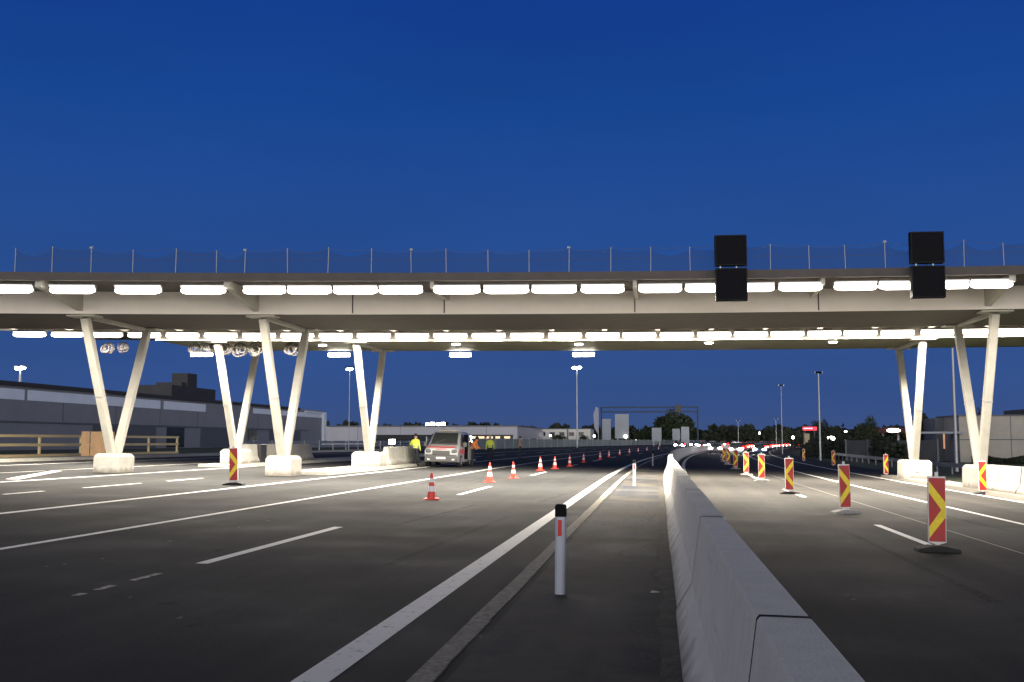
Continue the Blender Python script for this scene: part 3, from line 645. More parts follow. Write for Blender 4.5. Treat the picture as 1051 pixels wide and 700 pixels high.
lt = MB(); lt.add([(-.05, -.03, 0), (.04, -.045, .006), (.06, .03, .001), (-.03, .045, .012)], [(0, 1, 2, 3)]); lt.add([(-.05, -.03, .004), (.04, -.045, .01), (.06, .03, .005), (-.03, .045, .016)], [(0, 1, 2, 3)])
o = lt.build('litter', M_litter); p = G(672, 611); o.location = (p.x, p.y, p.z + .03); tag(o, 'crumpled scrap of white paper lying beside the median barrier', 'litter')
# bits of debris and cut stubs on the tarmac
random.seed(4); db = MB()
for (x, y) in ((132, 545), (48, 582), (66, 580), (105, 574), (133, 614), (184, 635), (174, 556), (275, 535), (245, 542), (155, 592), (768, 563), (870, 612), (876, 616), (560, 610)):
    p = G(x, y); a = random.uniform(.02, .035); db.add([(p.x - a, p.y - a, p.z + .006), (p.x + a, p.y - a * .6, p.z + .006), (p.x + a * .7, p.y + a, p.z + .02), (p.x - a * .5, p.y + a, p.z + .01)], [(0, 1, 2, 3)])
for _ in range(500):
    X = random.choice([random.uniform(-1.4, .1), random.uniform(-1.4, .1), random.uniform(-.25, .12)]); Y = random.uniform(3.5, 30) ; a = random.uniform(.003, .008); p = road(X, Y, .006)
    db.add([p + Vector(v) * a for v in ((-1, -1, 0), (1, -.7, 0), (.8, 1, 0), (-.9, .8, 0), (0, 0, 1.2))], [(0, 1, 4), (1, 2, 4), (2, 3, 4), (3, 0, 4)])
tag(db.build('gravel_debris', mat('stones', (.13, .125, .11), .9)), 'loose stones and crumbs scattered on the median and tarmac', 'gravel', kind='stuff')
# manhole-like joint patch on right road
# ------------------------------------------------------------------ cones
ct = thing('traffic_cone', 'nearest traffic cone, red and white, left of the solid white line', 'cone', G(443, 513), 0, 'traffic cones closing the left lane')
s_ = MB(); s_.loft([[(a * r_, b * r_, z) for a, b in ((-1, -.75), (-.75, -1), (.75, -1), (1, -.75), (1, .75), (.75, 1), (-.75, 1), (-1, .75))] for z, r_ in ((0, .19), (.035, .19), (.05, .16))]); s_.build('base', M_orange, ct, bevel=.005)
def rad(z): return .125 - (.125 - .028) * (z - .04) / .66
def frus(z0, z1): return [(rad(z0), z0), (rad(z1), z1)]
for a_, b_, m_, nm in ((.04, .22, M_orange, 'body'), (.22, .36, M_coneW, 'white_band'), (.36, .46, M_orange, 'body'), (.46, .56, M_coneW, 'white_band'), (.56, .70, M_orange, 'body')):
    s_ = MB(); s_.lathe(frus(a_, b_), 18); s_.build(nm, m_, ct, smooth=True)
cl = [(502.5, 495), (527, 491), (554.5, 483.3), (569.5, 481.3), (584.6, 479), (599, 474.8), (616, 471.9), (625, 469.5), (636, 467.3), (646, 465.8), (655, 464.3), (664, 463.2), (676, 462)]
for i, (x, y) in enumerate(cl):
    lab = '%s traffic cone from the camera in the row past the van' % ORD[i + 1] if i < 8 else 'tiny far traffic cone in the dark stretch beyond the bridge'
    dup(ct, G(x, y), random.uniform(-.5, .5), lab, None if i < 8 else 'far traffic cones beyond the bridge', ry=random.uniform(-.02, .02), scale=random.uniform(.97, 1.05))

# ------------------------------------------------------------------ van
vp = G(452, 478.5); van = thing('van', 'silver van with red stripes and its sliding door open, facing the camera', 'van', (vp.x + .42, vp.y + .2, vp.z)); van.rotation_euler = (0, TILT, R(1))
# body: lofted side outline, front is -Y ; length 4.9, width 1.9, height 1.97
def vring(y, zb, zs, zt, wb, ws, wt):
    return [(-wb, y, zb), (-wb - .0, y, zb + .18), (-ws, y, zs * .6 + zb * .4), (-ws, y, zs), (-wt, y, zt - .07), (-wt + .12, y, zt), (wt - .12, y, zt), (wt, y, zt - .07), (ws, y, zs), (ws, y, zs * .6 + zb * .4), (wb, y, zb + .18), (wb, y, zb)]
s_ = MB()
s_.loft([vring(-2.42, .35, .78, .92, .78, .8, .72), vring(-2.36, .28, .9, 1.03, .88, .92, .82), vring(-1.9, .26, 1.08, 1.14, .93, .95, .86), vring(-1.5, .26, 1.1, 1.24, .94, .95, .84),
         vring(-.75, .26, 1.1, 1.86, .94, .95, .78), vring(-.45, .26, 1.1, 1.94, .94, .95, .77), vring(1.6, .26, 1.1, 1.96, .94, .95, .77), vring(2.25, .27, 1.1, 1.93, .93, .94, .76), vring(2.45, .33, 1.08, 1.8, .9, .92, .74)])
body = s_.build('body', M_van, van, smooth=True, bevel=.02)
def quadm(mb, P, m=0, th=.012):
    P = [Vector(p) for p in P]; n = (P[1] - P[0]).cross(P[2] - P[0]).normalized() * th
    mb.hexa([p for p in P] + [p + n for p in P], m)
s_ = MB(); quadm(s_, [(-.74, -1.53, 1.27), (.74, -1.53, 1.27), (.66, -.83, 1.85), (-.66, -.83, 1.85)], th=.03); s_.build('windscreen', M_glass, van)
for sg in (1, -1):
    s_ = MB(); quadm(s_, [(sg * .957, -1.28, 1.16), (sg * .957, -.42, 1.16), (sg * .8, -.42, 1.8), (sg * .82, -.68, 1.8)], th=.02 * sg)
    quadm(s_, [(sg * .957, .75, 1.16), (sg * .957, 2.1, 1.16), (sg * .8, 2.0, 1.78), (sg * .8, .75, 1.8)], th=.02 * sg)
    s_.build('side_window', M_glass, van)
    s_ = MB(); s_.beam((sg * .93, -1.15, 1.22), (sg * 1.06, -1.18, 1.2), .05, .04).box(sg * 1.12 - .1, sg * 1.12 + .1, -1.24, -1.1, 1.1, 1.36); s_.build('mirror', M_vang, van, bevel=.02)
    for yy in (-1.55, 1.45):
        s_ = MB(); s_.tube((sg * .98, yy, .33), (sg * .74, yy, .33), .33, n=22); wl = s_.build('wheel', M_rub, van, smooth=True)
        s_ = MB(); s_.tube((sg * .988, yy, .33), (sg * .95, yy, .33), .2, n=18); s_.build('rim', M_galv, wl)
    s_ = MB(); s_.sphere((sg * .7, -2.36, .86), .2, sc_=(.95, .5, .62)); s_.build('headlight', mat('lens_clear', (.12, .125, .13), .12), van, smooth=True); s_ = MB(); s_.sphere((sg * .68, -2.5, .42), .07, sc_=(1.2, .4, .8)); s_.build('fog_lamp', mat('lens_pale', (.5, .5, .5), .2), van)
s_ = MB(); s_.box(-.9, .9, -2.5, -2.37, .28, .62); s_.build('bumper', M_vang, van, bevel=.04)
s_ = MB(); s_.box(-.48, .48, -2.47, -2.425, .68, .9); s_.box(-.86, .86, -2.44, -2.35, .6, .68); s_.build('grille', M_vang, van, bevel=.01)
s_ = MB(); quadm(s_, [(-.8, -1.62, 1.235), (.8, -1.62, 1.235), (.76, -1.53, 1.285), (-.76, -1.53, 1.285)], th=.02); s_.beam((-.5, -1.5, 1.33), (.05, -1.3, 1.5), .02, .02); s_.build('wiper_cowl', M_vang, van)
s_ = MB(); s_.box(-.3, .3, -2.405, -2.39, .95, 1.0).box(-.12, .02, -2.2, -2.15, 1.09, 1.12); s_.build('bonnet_marking', M_vanred, van)
s_ = MB(); s_.box(-.26, .26, -2.52, -2.502, .44, .55); s_.build('number_plate', M_white, van)
s_ = MB(); quadm(s_, [(-.82, -2.3, 1.065), (.75, -2.3, 1.065), (.78, -2.12, 1.115), (-.84, -2.12, 1.115)], th=.012); s_.build('red_stripe', M_vanred, van); s_ = MB(); quadm(s_, [(.957, -2.0, .72), (.957, -.35, .72), (.957, -.35, .98), (.957, -2.0, .98)], th=.012); s_.build('red_stripe', M_vanred, van); s_ = MB(); quadm(s_, [(.957, .8, .72), (.957, 2.3, .72), (.957, 2.3, .98), (.957, .8, .98)], th=.012)
s_.build('red_stripe', M_vanred, van)
s_ = MB(); s_.box(.9, .962, -.33, .72, .42, 1.78); s_.build('door_opening', M_black, van)
s_ = MB(); s_.box(1.0, 1.05, .72, 1.95, .34, 1.82); dd_ = s_.build('sliding_door', M_van, van, bevel=.02); s_ = MB(); s_.box(1.052, 1.06, .85, 1.8, 1.16, 1.72); s_.build('door_window', M_glass, dd_)
s_ = MB(); s_.box(-.55, .55, -.5, -.25, 1.955, 2.06); s_.build('roof_light_bar', mat('amber_bar', (.35, .33, .28), .3), van, bevel=.03)

# ------------------------------------------------------------------ people
def person(loc, rz, label, vest_m, pose, cap_m=None, h=1.78):
    """pose: dict of joint positions in metres for a 1.78 m figure facing -Y"""
    J = dict(pel=(0, 0, .95), wai=(0, 0, 1.1), che=(0, .0, 1.33), nek=(0, 0, 1.5), hd0=(0, -.01, 1.58), hd1=(0, -.01, 1.7),
             lh=(.1, 0, .9), lk=(.11, -.02, .5), la=(.12, .02, .09), lt=(.13, -.14, .04), rh=(-.1, 0, .9), rk=(-.11, -.02, .5), ra=(-.12, .02, .09), rt=(-.13, -.14, .04),
             ls=(.19, 0, 1.44), le=(.26, .03, 1.16), lw=(.27, -.06, .92), lf=(.27, -.08, .83), rs=(-.19, 0, 1.44), re=(-.26, .03, 1.16), rw=(-.27, -.06, .92), rf=(-.27, -.08, .83))
    J.update(pose); N_ = list(J); ra = dict(pel=.15, wai=.135, che=.165, nek=.06, hd0=.085, hd1=.1, lh=.1, rh=.1, lk=.068, rk=.068, la=.048, ra=.048, lt=.042, rt=.042, ls=.075, rs=.075, le=.05, re=.05, lw=.036, rw=.036, lf=.035, rf=.035)
    E_ = [('pel', 'wai'), ('wai', 'che'), ('che', 'nek'), ('nek', 'hd0'), ('hd0', 'hd1'), ('pel', 'lh'), ('lh', 'lk'), ('lk', 'la'), ('la', 'lt'), ('pel', 'rh'), ('rh', 'rk'), ('rk', 'ra'), ('ra', 'rt'), ('che', 'ls'), ('ls', 'le'), ('le', 'lw'), ('lw', 'lf'), ('che', 'rs'), ('rs', 're'), ('re', 'rw'), ('rw', 'rf')]
    def skin(names, edges, rad_, mats, name, mfun):
        me = bpy.data.meshes.new('tmp'); me.from_pydata([J[n] for n in names], [(names.index(a), names.index(b)) for a, b in edges], [])
        o = bpy.data.objects.new('tmp', me); COL.objects.link(o); md_ = o.modifiers.new('s', 'SKIN'); 
        for n_, v in zip(names, me.skin_vertices[0].data): v.radius = (rad_[n_], rad_[n_] * (.72 if n_ in ('pel', 'wai', 'che') else 1)); v.use_root = (n_ == names[0])
        ss = o.modifiers.new('u', 'SUBSURF'); ss.levels = 2; ss.render_levels = 2
        dg = bpy.context.evaluated_depsgraph_get(); m2 = bpy.data.meshes.new_from_object(o.evaluated_get(dg)); bpy.data.objects.remove(o)
        m2.materials.clear()
        for mm in mats: m2.materials.append(mm)
        for p_ in m2.polygons: p_.use_smooth = True; p_.material_index = mfun(p_.center)
        m2.name = name; ob = bpy.data.objects.new(name, m2); COL.objects.link(ob); return ob
    hz = J['hd0'][2]
    def bodym(c):
        if c.z < .11: return 2
        if c.z < 1.0: return 1 if abs(c.x) < .2 else (0 if c.z < .92 else 3)
        if c.z > 1.5 and abs(c.x) < .1: return 0
        return 3
    root = thing('person', label, 'person', loc, rz)
    b_ = skin(N_, E_, ra, [M_skin, M_navy, M_shoe, vest_m], 'body', bodym); b_.parent = root
    vn = ['pel', 'wai', 'che', 'nek', 'ls', 'rs']; vr = dict(pel=.17, wai=.165, che=.195, nek=.075, ls=.09, rs=.09)
    v_ = skin(vn, [('pel', 'wai'), ('wai', 'che'), ('che', 'nek'), ('che', 'ls'), ('che', 'rs')], vr, [vest_m, M_refl], 'vest', lambda c: 1 if 1.08 < c.z < 1.13 or 1.22 < c.z < 1.26 else 0); v_.parent = root
    hx, hy, hz_ = J['hd1']; s_ = MB(); s_.sphere((hx, hy + .012, hz_ + .02), .112, sc_=(.9, 1.05, .85)); s_.build('hair' if cap_m is None else 'cap', cap_m or M_hair, root, smooth=True)
    s_ = MB(); s_.sphere((hx, hy - .105, hz_ - .04), .016).sphere((hx - .035, hy - .09, hz_ - .01), .012).sphere((hx + .035, hy - .09, hz_ - .01), .012); s_.build('face', M_skin, root)
    root.scale = (h / 1.78,) * 3; return root
p = G(426.5, 478.5); person(p, R(160), 'person in a yellow hi-vis vest standing left of the van', M_hiy, dict(le=(.36, -.02, 1.2), lw=(.28, -.2, 1.12), lf=(.22, -.27, 1.12)))
p = G(503, 475); p2 = p; person(Vector((p.x, p.y, p.z)), R(200), 'person in a yellow hi-vis vest standing right of the van', M_hiy, dict(lk=(.13, -.1, .5), la=(.14, .05, .09)), M_white)
p = G(481.5, 478); person(Vector((vp.x + 1.45, vp.y + 1.9, p.z)), R(75), 'person in orange work clothes standing at the open van door', M_hio, dict(wai=(0, -.08, 1.08), che=(0, -.2, 1.26), nek=(0, -.3, 1.4), hd0=(0, -.34, 1.47), hd1=(0, -.37, 1.58), ls=(.19, -.22, 1.34), rs=(-.19, -.22, 1.34), le=(.22, -.28, 1.1), lw=(.2, -.45, 1.02), lf=(.19, -.52, 1.02), re=(-.22, -.28, 1.1), rw=(-.2, -.45, 1.02), rf=(-.19, -.52, 1.02)))
p = G(534, 471); person(p, R(-100), 'distant person in brownish orange clothing beyond the van', mat('hi_vis_dull', (.4, .2, .09), .7), {}, None, 1.8)

# ------------------------------------------------------------------ buildings and background on the left
def rbox(x0, x1, y0, y1, z0, z1, m=0, mb=None): mb = mb or MB(); mb.box(x0, x1, y0, y1, z0, z1, m); return mb
z0 = gz(-60); wh = thing('warehouse', 'long grey warehouse with a pale window band, far left', 'warehouse', (-60, 120, z0)); WY = 193 - 120
MB().box(-45, 0, -110, WY, 0, 6.3).build('wall', M_wallA, wh)
MB().box(-45.3, .35, -110, WY - 14, 6.05, 6.42).build('roof', M_roofd, wh)
bd_ = MB()
segs = [(-75, -22), (-21.4, 7), (8, 20.5)]
for a, b in segs: bd_.box(.002, .06, a, b, 4.75, 5.75)
bd_.box(.002, .06, 38, 73, 5.0, 5.75); bd_.build('window_band', M_band, wh)
MB().box(.002, .12, -60, 64, 2.6, 2.75).build('ledge', M_wallB, wh)
random.seed(8)
for a, b, mm in ((-9, 6, M_wallB), (9, 14, M_glassd), (19, 30, M_wallB), (36, 40, M_glassd), (45, 60, M_wallB)): MB().box(.004, .08, a, b, .1, 2.55).build('loading_door', mm, wh)
MB().box(.05, .45, WY - 1.2, WY, 0, 6.0).box(-3, .45, WY, WY + .3, 0, 6.0).box(.05, .4, 62, WY, 5.76, 6.02).build('corner_frame', M_band, wh)
pa_, pb_ = onX(176, 410, -60.5).y - 120, onX(221, 410, -60.5).y - 120; MB().box(-6, -.5, pa_, pb_, 6.3, 7.9).box(-5, -1.5, pa_ + 5, pb_ - 6, 7.9, 8.5).build('roof_plant_room', M_roofd, wh)
A_ = onX(187, 383, -62); B_ = onX(196.5, 383, -62)
MB().box(-3.4, -1.2, A_.y - 120, B_.y - 120, 6.3, A_.z - z0).build('chimney_stack', M_roofd, wh)
for k in range(12): MB().box(.002, .035, -70 + k * 11, -69.9 + k * 11, 2.8, 4.7).build('panel_joint', M_wallB, wh)
# rail / low fence beyond the islands on the left
def guardrail(X, Y0, Y1, label, step=4, h=.75, group=None, name='guardrail', mm=M_galv, dbl=False):
    p0 = road(X, Y0); t = thing(name, label, 'guardrail', p0); s_ = MB(); Y = Y0; P = []
    k = 0
    while Y <= Y1 + .01:
        q = road(X, Y) - p0; P.append(q)
        if k < 60: MB().beam((q.x, q.y, 0 + q.z), (q.x, q.y, h + q.z + .02), .08, .1).build('post', mm, t)
        Y += step; k += 1
    for a, b in zip(P, P[1:]):
        for zz in ((h - .13,) if not dbl else (h - .13, h - .5)):
            s_.beam(a + Vector((-.08, 0, zz + .09)), b + Vector((-.08, 0, zz + .09)), .03, .09); s_.beam(a + Vector((-.11, 0, zz)), b + Vector((-.11, 0, zz)), .02, .1); s_.beam(a + Vector((-.08, 0, zz - .09)), b + Vector((-.08, 0, zz - .09)), .03, .09)
    s_.build('rail', mm, t); return t
guardrail(-34, 84, 200, 'grey guardrail running behind the left islands below the warehouse', dbl=True, h=1.0)
M_fence = mat('fence_green', (.16, .2, .2), .6, var=.15, scale=.6)
p0 = road(-27, 118); t = thing('mesh_fence', 'long dark blue-green fence along the far left road edge', 'fence', p0)
P = [road(-27, Y) - p0 for Y in np.arange(118, 420, 6)]
for k in range(0, len(P) - 1):
    s_ = MB(); s_.beam(P[k] + Vector((0, 0, .75)), P[k + 1] + Vector((0, 0, .75)), .05, 1.4); s_.build('panel', M_fence, t)
    MB().beam(P[k], P[k] + Vector((0, 0, 1.6)), .12, .12).build('post', M_galv, t)
# pale long hall behind the van
Yh = 262; A_ = onY(312, 438, Yh); B_ = onY(531, 441, Yh); zg = gz(-60); hall = thing('hall', 'long lilac-grey hall behind the van and the rear legs', 'hall', (A_.x, Yh, zg))
W_ = B_.x - A_.x; H_ = A_.z - zg
MB().box(0, W_, 0, 60, 0, H_).build('wall', M_wallC, hall); MB().box(-.3, W_ + .3, -.3, 60, H_, H_ + .25).build('roof', M_wallB, hall)
MB().box(W_ * .3, W_ - 1, -.08, -.002, .2, 2.4).build('glazed_front', M_glassd, hall)
random.seed(2)
for k in range(9):
    x = W_ * .62 + k * (W_ * .36 / 9); MB().box(x, x + random.uniform(.8, 1.8), -.12, -.085, 1.5, 2.0).build('lit_window', M_warm, hall)
for k in range(5): MB().box(W_ * .2 * k + 3, W_ * .2 * k + 3.1, -.03, -.002, 0, H_).build('panel_joint', M_wallB, hall)
# floodlights standing over its roof
for i, x in enumerate((441.5, 452.5)):
    pz = onY(x, 435.5, Yh + 1); t = thing('roof_floodlight', ['left pair of bright white floodlights over the van', 'right pair of bright white floodlights over the van'][i], 'floodlight', (pz.x, Yh + 1, zg + H_ + .25), 0, 'floodlights over the hall roof')
    hh = pz.z - (zg + H_ + .25)
    MB().beam((0, 0, 0), (0, 0, hh), .1, .1).beam((-1.0, 0, hh - .1), (1.0, 0, hh - .1), .08, .08).build('mast', M_dark, t)
    MB().box(-1.1, -.15, -.2, -.05, hh - .35, hh + .25).build('lamp_head', M_pt, t); MB().box(.15, 1.1, -.2, -.05, hh - .15, hh + .45).build('lamp_head', M_pt, t)
# second pale building with rows of windows
Yh = 330; A_ = onY(531, 440.5, Yh); B_ = onY(606, 441, Yh); zg = gz(-40); o2 = thing('office_block', 'pale two-storey office block with small dark windows left of the mast lamp', 'building', (A_.x, Yh, zg)); W_ = B_.x - A_.x; H_ = A_.z - zg
MB().box(0, W_, 0, 18, 0, H_).build('wall', M_wallD, o2); MB().box(-.2, W_ + .2, -.2, 18, H_, H_ + .2).build('roof', M_wallB, o2)
for k in range(7):
    x = 1.2 + k * (W_ - 3) / 6.6; MB().box(x, x + 1.5, -.06, -.002, H_ * .55, H_ * .8).build('window', M_glassd, o2)
MB().box(W_ * .45, W_ - .6, -.07, -.003, .4, H_ * .3).build('lit_shopfront', M_warm, o2)
MB().box(W_ * .68, W_ * .7, -.05, -.002, 0, H_).build('panel_joint', M_wallB, o2)
# street lamps
def street_lamp(base, H, label, lamp=M_mast, head=.8, rz=0, lit=True, r=.1, group=None, bulb=.5):
    t = thing('street_lamp', label, 'street lamp', base, rz, group); MB().tube((0, 0, 0), (0, 0, H), r * 1.3, r * .7, n=10).build('pole', M_galv, t, smooth=True)
    s_ = MB(); s_.beam((-head, 0, H), (head, 0, H), .18, .1).box(-head - .2, -head + .5, -.22, .22, H - .02, H + .16).box(head - .5, head + .2, -.22, .22, H - .02, H + .16); s_.build('lamp_head', M_galv, t)
    if lit:
        s_ = MB(); s_.sphere((-head * .6, -.05, H - .1), bulb * .7, sc_=(1.1, .8, .55)).sphere((head * .6, -.05, H - .05), bulb * .7, sc_=(1.1, .8, .55)); s_.build('lamp_glass', lamp, t, smooth=True)
    return t
p = onX(21, 377, -62); street_lamp((-62, p.y, gz(-60) + 6.4 + .0), p.z - gz(-60) - 6.4, 'white street lamp glowing over the warehouse roof at the far left', head=.35, bulb=.45, r=.12)
Ym = 205; p = onY(592, 377, Ym); street_lamp((p.x, Ym, gz(p.x)), p.z - gz(p.x), 'tall lit mast lamp in the middle, left of the blank far panels', head=.75, bulb=.62, r=.13)
Ym = 108; p = onY(359, 378, Ym); street_lamp((p.x, Ym, gz(p.x)), p.z - gz(p.x), 'lit street lamp half hidden by the rear slanted leg', head=.15, bulb=.34, r=.04)
p = G(982, 484); street_lamp(p, 9.6, 'tall grey unlit lamp pole between the right-hand legs', lit=False, head=.5, r=.1)
Ym = 116; p = onY(842, 466, Ym); q = onY(841, 383, Ym); street_lamp((p.x, Ym, gz(p.x)), q.z - gz(p.x), 'tall unlit lamp pole beside the guardrail right of the red sign', lit=False, head=.12, r=.09)
for x, yt, Ym, lab in ((803, 396, 168, 'slim unlit lamp pole above the queue of tail lights'), (797, 430, 240, 'short distant lamp pole above the queue of cars'), (758, 432, 230, 'distant lamp pole before the round dark tree')):
    p = onY(x, 460, Ym); q = onY(x, yt, Ym); street_lamp((p.x, Ym, gz(p.x)), q.z - gz(p.x), lab, lit=False, head=.08, r=.055)
# small far lights on short posts
for i, (x, y, Ym, s2) in enumerate(((642, 448, 300, .35), (640, 456.5, 300, .22), (653, 452, 300, .16), (610, 447.5, 320, .3), (565, 447, 320, .28), (779.5, 444.5, 360, .3), (868, 443, 260, .25), (890, 442.5, 260, .2), (901, 441.5, 260, .18), (948, 448, 140, .12), (814, 449, 220, .25), (574, 459, 250, .25), (578, 459, 250, .25), (600, 459.5, 250, .25), (604, 459.5, 250, .25))):
    p = onY(x, y, Ym); z0 = gz(p.x); t = thing('distant_lamp', ['white lamp between the grey panels and the dark tree', 'small white lamp low under the brighter one', 'faint lamp left of the dark tree', 'white lamp beside the flag sign', 'white lamp before the office block', 'single lamp right of the round dark tree', 'white lamp above the right-hand hedge', 'faint lamp in the right-hand trees', 'faintest lamp in the right-hand trees', 'small lamp between the right rear legs', 'small lamp left of the red sign', 'left low light under the office block', 'second low light under the office block', 'third low light under the office block', 'rightmost low light under the office block'][i], 'lamp', (p.x, Ym, z0), 0, 'small far lamps beyond the road')
    MB().beam((0, 0, 0), (0, 0, max(.1, p.z - z0)), .09, .09).build('post', M_dark, t); s_ = MB(); s_.sphere((0, 0, p.z - z0), s2); s_.build('lamp_glass', M_pt, t)
# flag sign, panels, far gantry
Ym = 290
A_ = onY(609.5, 457, Ym); q = onY(611, 417, Ym); t = thing('flag_sign', 'tall narrow pale flag banner on a pole beside the office block', 'flag', (A_.x, Ym, gz(A_.x))); H_ = q.z - gz(A_.x)
MB().tube((1.2, 0, 0), (1.2, 0, H_ - .5), .07).build('pole', M_galv, t)
s_ = MB(); s_.loft([[(x, y, z) for x, z in ((.2, H_ * .45), (1.1, H_ * .3), (1.1, H_ - .6), (.7, H_), (-.1, H_ - 2.0))] for y in (-.02, .02)]); s_.build('banner', mat('banner', (.3, .3, .38), .7), t)
for i, (x0, x1, y0, y1, Ym, lab) in enumerate(((618, 627, 430, 452, 300, 'narrow blank grey panel right of the flag banner'), (631, 645.5, 425, 450, 300, 'largest blank grey panel left of the dark tree'), (669, 679, 439, 453, 280, 'small blank panel before the dark tree'), (690, 698, 440, 452, 285, 'small blank panel at the right side of the dark tree'), (699, 707.5, 438, 455.5, 270, 'pale blank panel nearest the median bend'))):
    a, b = onY(x0, y0, Ym), onY(x1, y1, Ym); z0 = gz(a.x); t = thing('blank_sign', lab, 'sign', (a.x, Ym, z0), 0, 'blank grey panels by the far road')
    MB().box(0, b.x - a.x, 0, .3, b.z - z0, a.z - z0).build('panel', M_silo, t, bevel=.03)
    for f in (.2, .8): MB().box((b.x - a.x) * f - .08, (b.x - a.x) * f + .08, .3, .45, 0, a.z - z0 - .3).build('post', M_galv, t)
M_gan = mat('gantry_dull', (.035, .05, .075), .8)
Ym = 310; a, b = onY(617, 418, Ym), onY(716, 421, Ym); z0 = gz(0); t = thing('far_gantry', 'faint lattice sign gantry above the far road, before the dark tree', 'gantry', (a.x, Ym, z0)); L_ = b.x - a.x; zt = a.z - z0
s_ = MB()
for zz in (zt, zt - 1.3): 
    for yy in (0, 1.2): s_.beam((0, yy, zz), (L_, yy, zz), .22, .3)
n_ = 12
for k in range(n_): x = L_ * k / n_; x2 = L_ * (k + 1) / n_; s_.beam((x, 0, zt - 1.3 if k % 2 else zt), (x2, 0, zt if k % 2 else zt - 1.3), .07, .07); s_.beam((x, 0, zt - 1.3), (x, 0, zt), .07, .07)
s_.build('truss', M_gan, t)
for xx in (0, L_): MB().box(xx - .2, xx + .2, .3, .9, 0, zt).build('leg', M_gan, t)
a, b = onY(693, 417, Ym), onY(698, 431, Ym); MB().box(a.x - t.location.x, b.x - t.location.x + .5, -.3, -.05, zt - 1.5, zt + .6).build('sign_back', M_dark, t)

# ------------------------------------------------------------------ trees and hedges
def leaves(mb, cx, cy, cz, rx, ry, rz_, n, s, rng, m=0, clumps=14):
    cs = []
    for _ in range(clumps):
        while True:
            u = Vector((rng.uniform(-1, 1), rng.uniform(-1, 1), rng.uniform(-1, 1)))
            if u.length < 1: break
        cs.append((u, rng.uniform(.25, .5)))
    for _ in range(n):
        u, r_ = rng.choice(cs); v = Vector((rng.gauss(0, 1), rng.gauss(0, 1), rng.gauss(0, 1))).normalized() * r_ * rng.uniform(.5, 1.05)
        p = u * .72 + v; c = Vector((cx + p.x * rx, cy + p.y * ry, cz + p.z * rz_)); a = Vector((rng.uniform(-1, 1), rng.uniform(-1, 1), rng.uniform(-1, 1))).normalized(); b = a.cross(Vector((rng.uniform(-1, 1), rng.uniform(-1, 1), rng.uniform(-1, 1)))).normalized(); k = s * rng.uniform(.5, 1.2)
        mb.add([c - a * k, c - b * k * .6, c + a * k, c + b * k * .6], [(0, 1, 2, 3)], m)
def tree(x0, x1, ytop, Ym, label, dark=False, n=2600, group='trees beyond the road', shape=1.0, cr=.28):
    a, b = onY(x0, ytop, Ym), onY(x1, ytop, Ym); X = (a.x + b.x) / 2; z0 = gz(X); H = a.z - z0; W = (b.x - a.x) / 2; rng = random.Random(int(x0 * 7))
    t = thing('tree', label, 'tree', (X, Ym, z0), 0, group); s_ = MB(); s_.tube((0, 0, -.1), (0, 0, H * .55), W * .07 + .12, W * .03 + .05, n=9)
    for k in range(6): an = k * 1.05; s_.tube((0, 0, H * (.3 + .04 * k)), (math.cos(an) * W * .5, math.sin(an) * W * .5, H * (.55 + .05 * k)), .12, .04, n=6)
    s_.build('trunk', M_bark, t, smooth=True)
    s_ = MB(); zc = H * (.5 + cr / 2 + .0); leaves(s_, 0, 0, zc, W, W, (H - zc) * 1.02, n, max(.16, W * .085), rng, clumps=22); s_.build('crown', M_leafd if dark else M_leaf, t); return t
tree(671, 714, 421, 335, 'large dark broad tree behind the blank panels', n=5200, cr=.02)
tree(650, 674, 440, 345, 'low dark tree left of the large tree', cr=.05)
tree(744, 776, 434, 350, 'round dark tree above the tail lights', dark=True, n=4500, cr=.05)
tree(565, 584, 446, 300, 'small round tree before the office block, left one', n=1500); tree(591, 606, 447, 300, 'small round tree before the office block, right one', n=1500)
tree(531, 558, 450, 290, 'low dark bush-like tree at the left end of the office block', dark=True, cr=.0)
tree(828, 856, 427, 210, 'dark tree behind the red sign', dark=True, n=3500, cr=.05); tree(878, 902, 428, 180, 'pointed dark tree left of the right rear legs', n=3200, cr=.1); tree(858, 882, 441, 185, 'low dark tree above the right-hand hedge', dark=True, cr=.05)
tree(902, 925, 440, 200, 'low dark tree right of the pointed tree', dark=True, cr=.05); tree(936, 962, 423, 130, 'dark tree left of the concrete shed', dark=True, n=3600, cr=.05)
tree(800, 826, 441, 330, 'distant dark tree above the queue of cars', dark=True, cr=.05); tree(722, 744, 446, 380, 'far small tree right of the far gantry', dark=True, cr=.1); tree(984, 1030, 419, 175, 'dark tree behind the shed roof', dark=True, cr=.0); tree(470, 500, 433, 330, 'dark tree crown rising behind the lilac hall', dark=True, cr=.05); tree(415, 433, 434, 330, 'small tree crown rising behind the hall left of the floodlights', cr=.05)
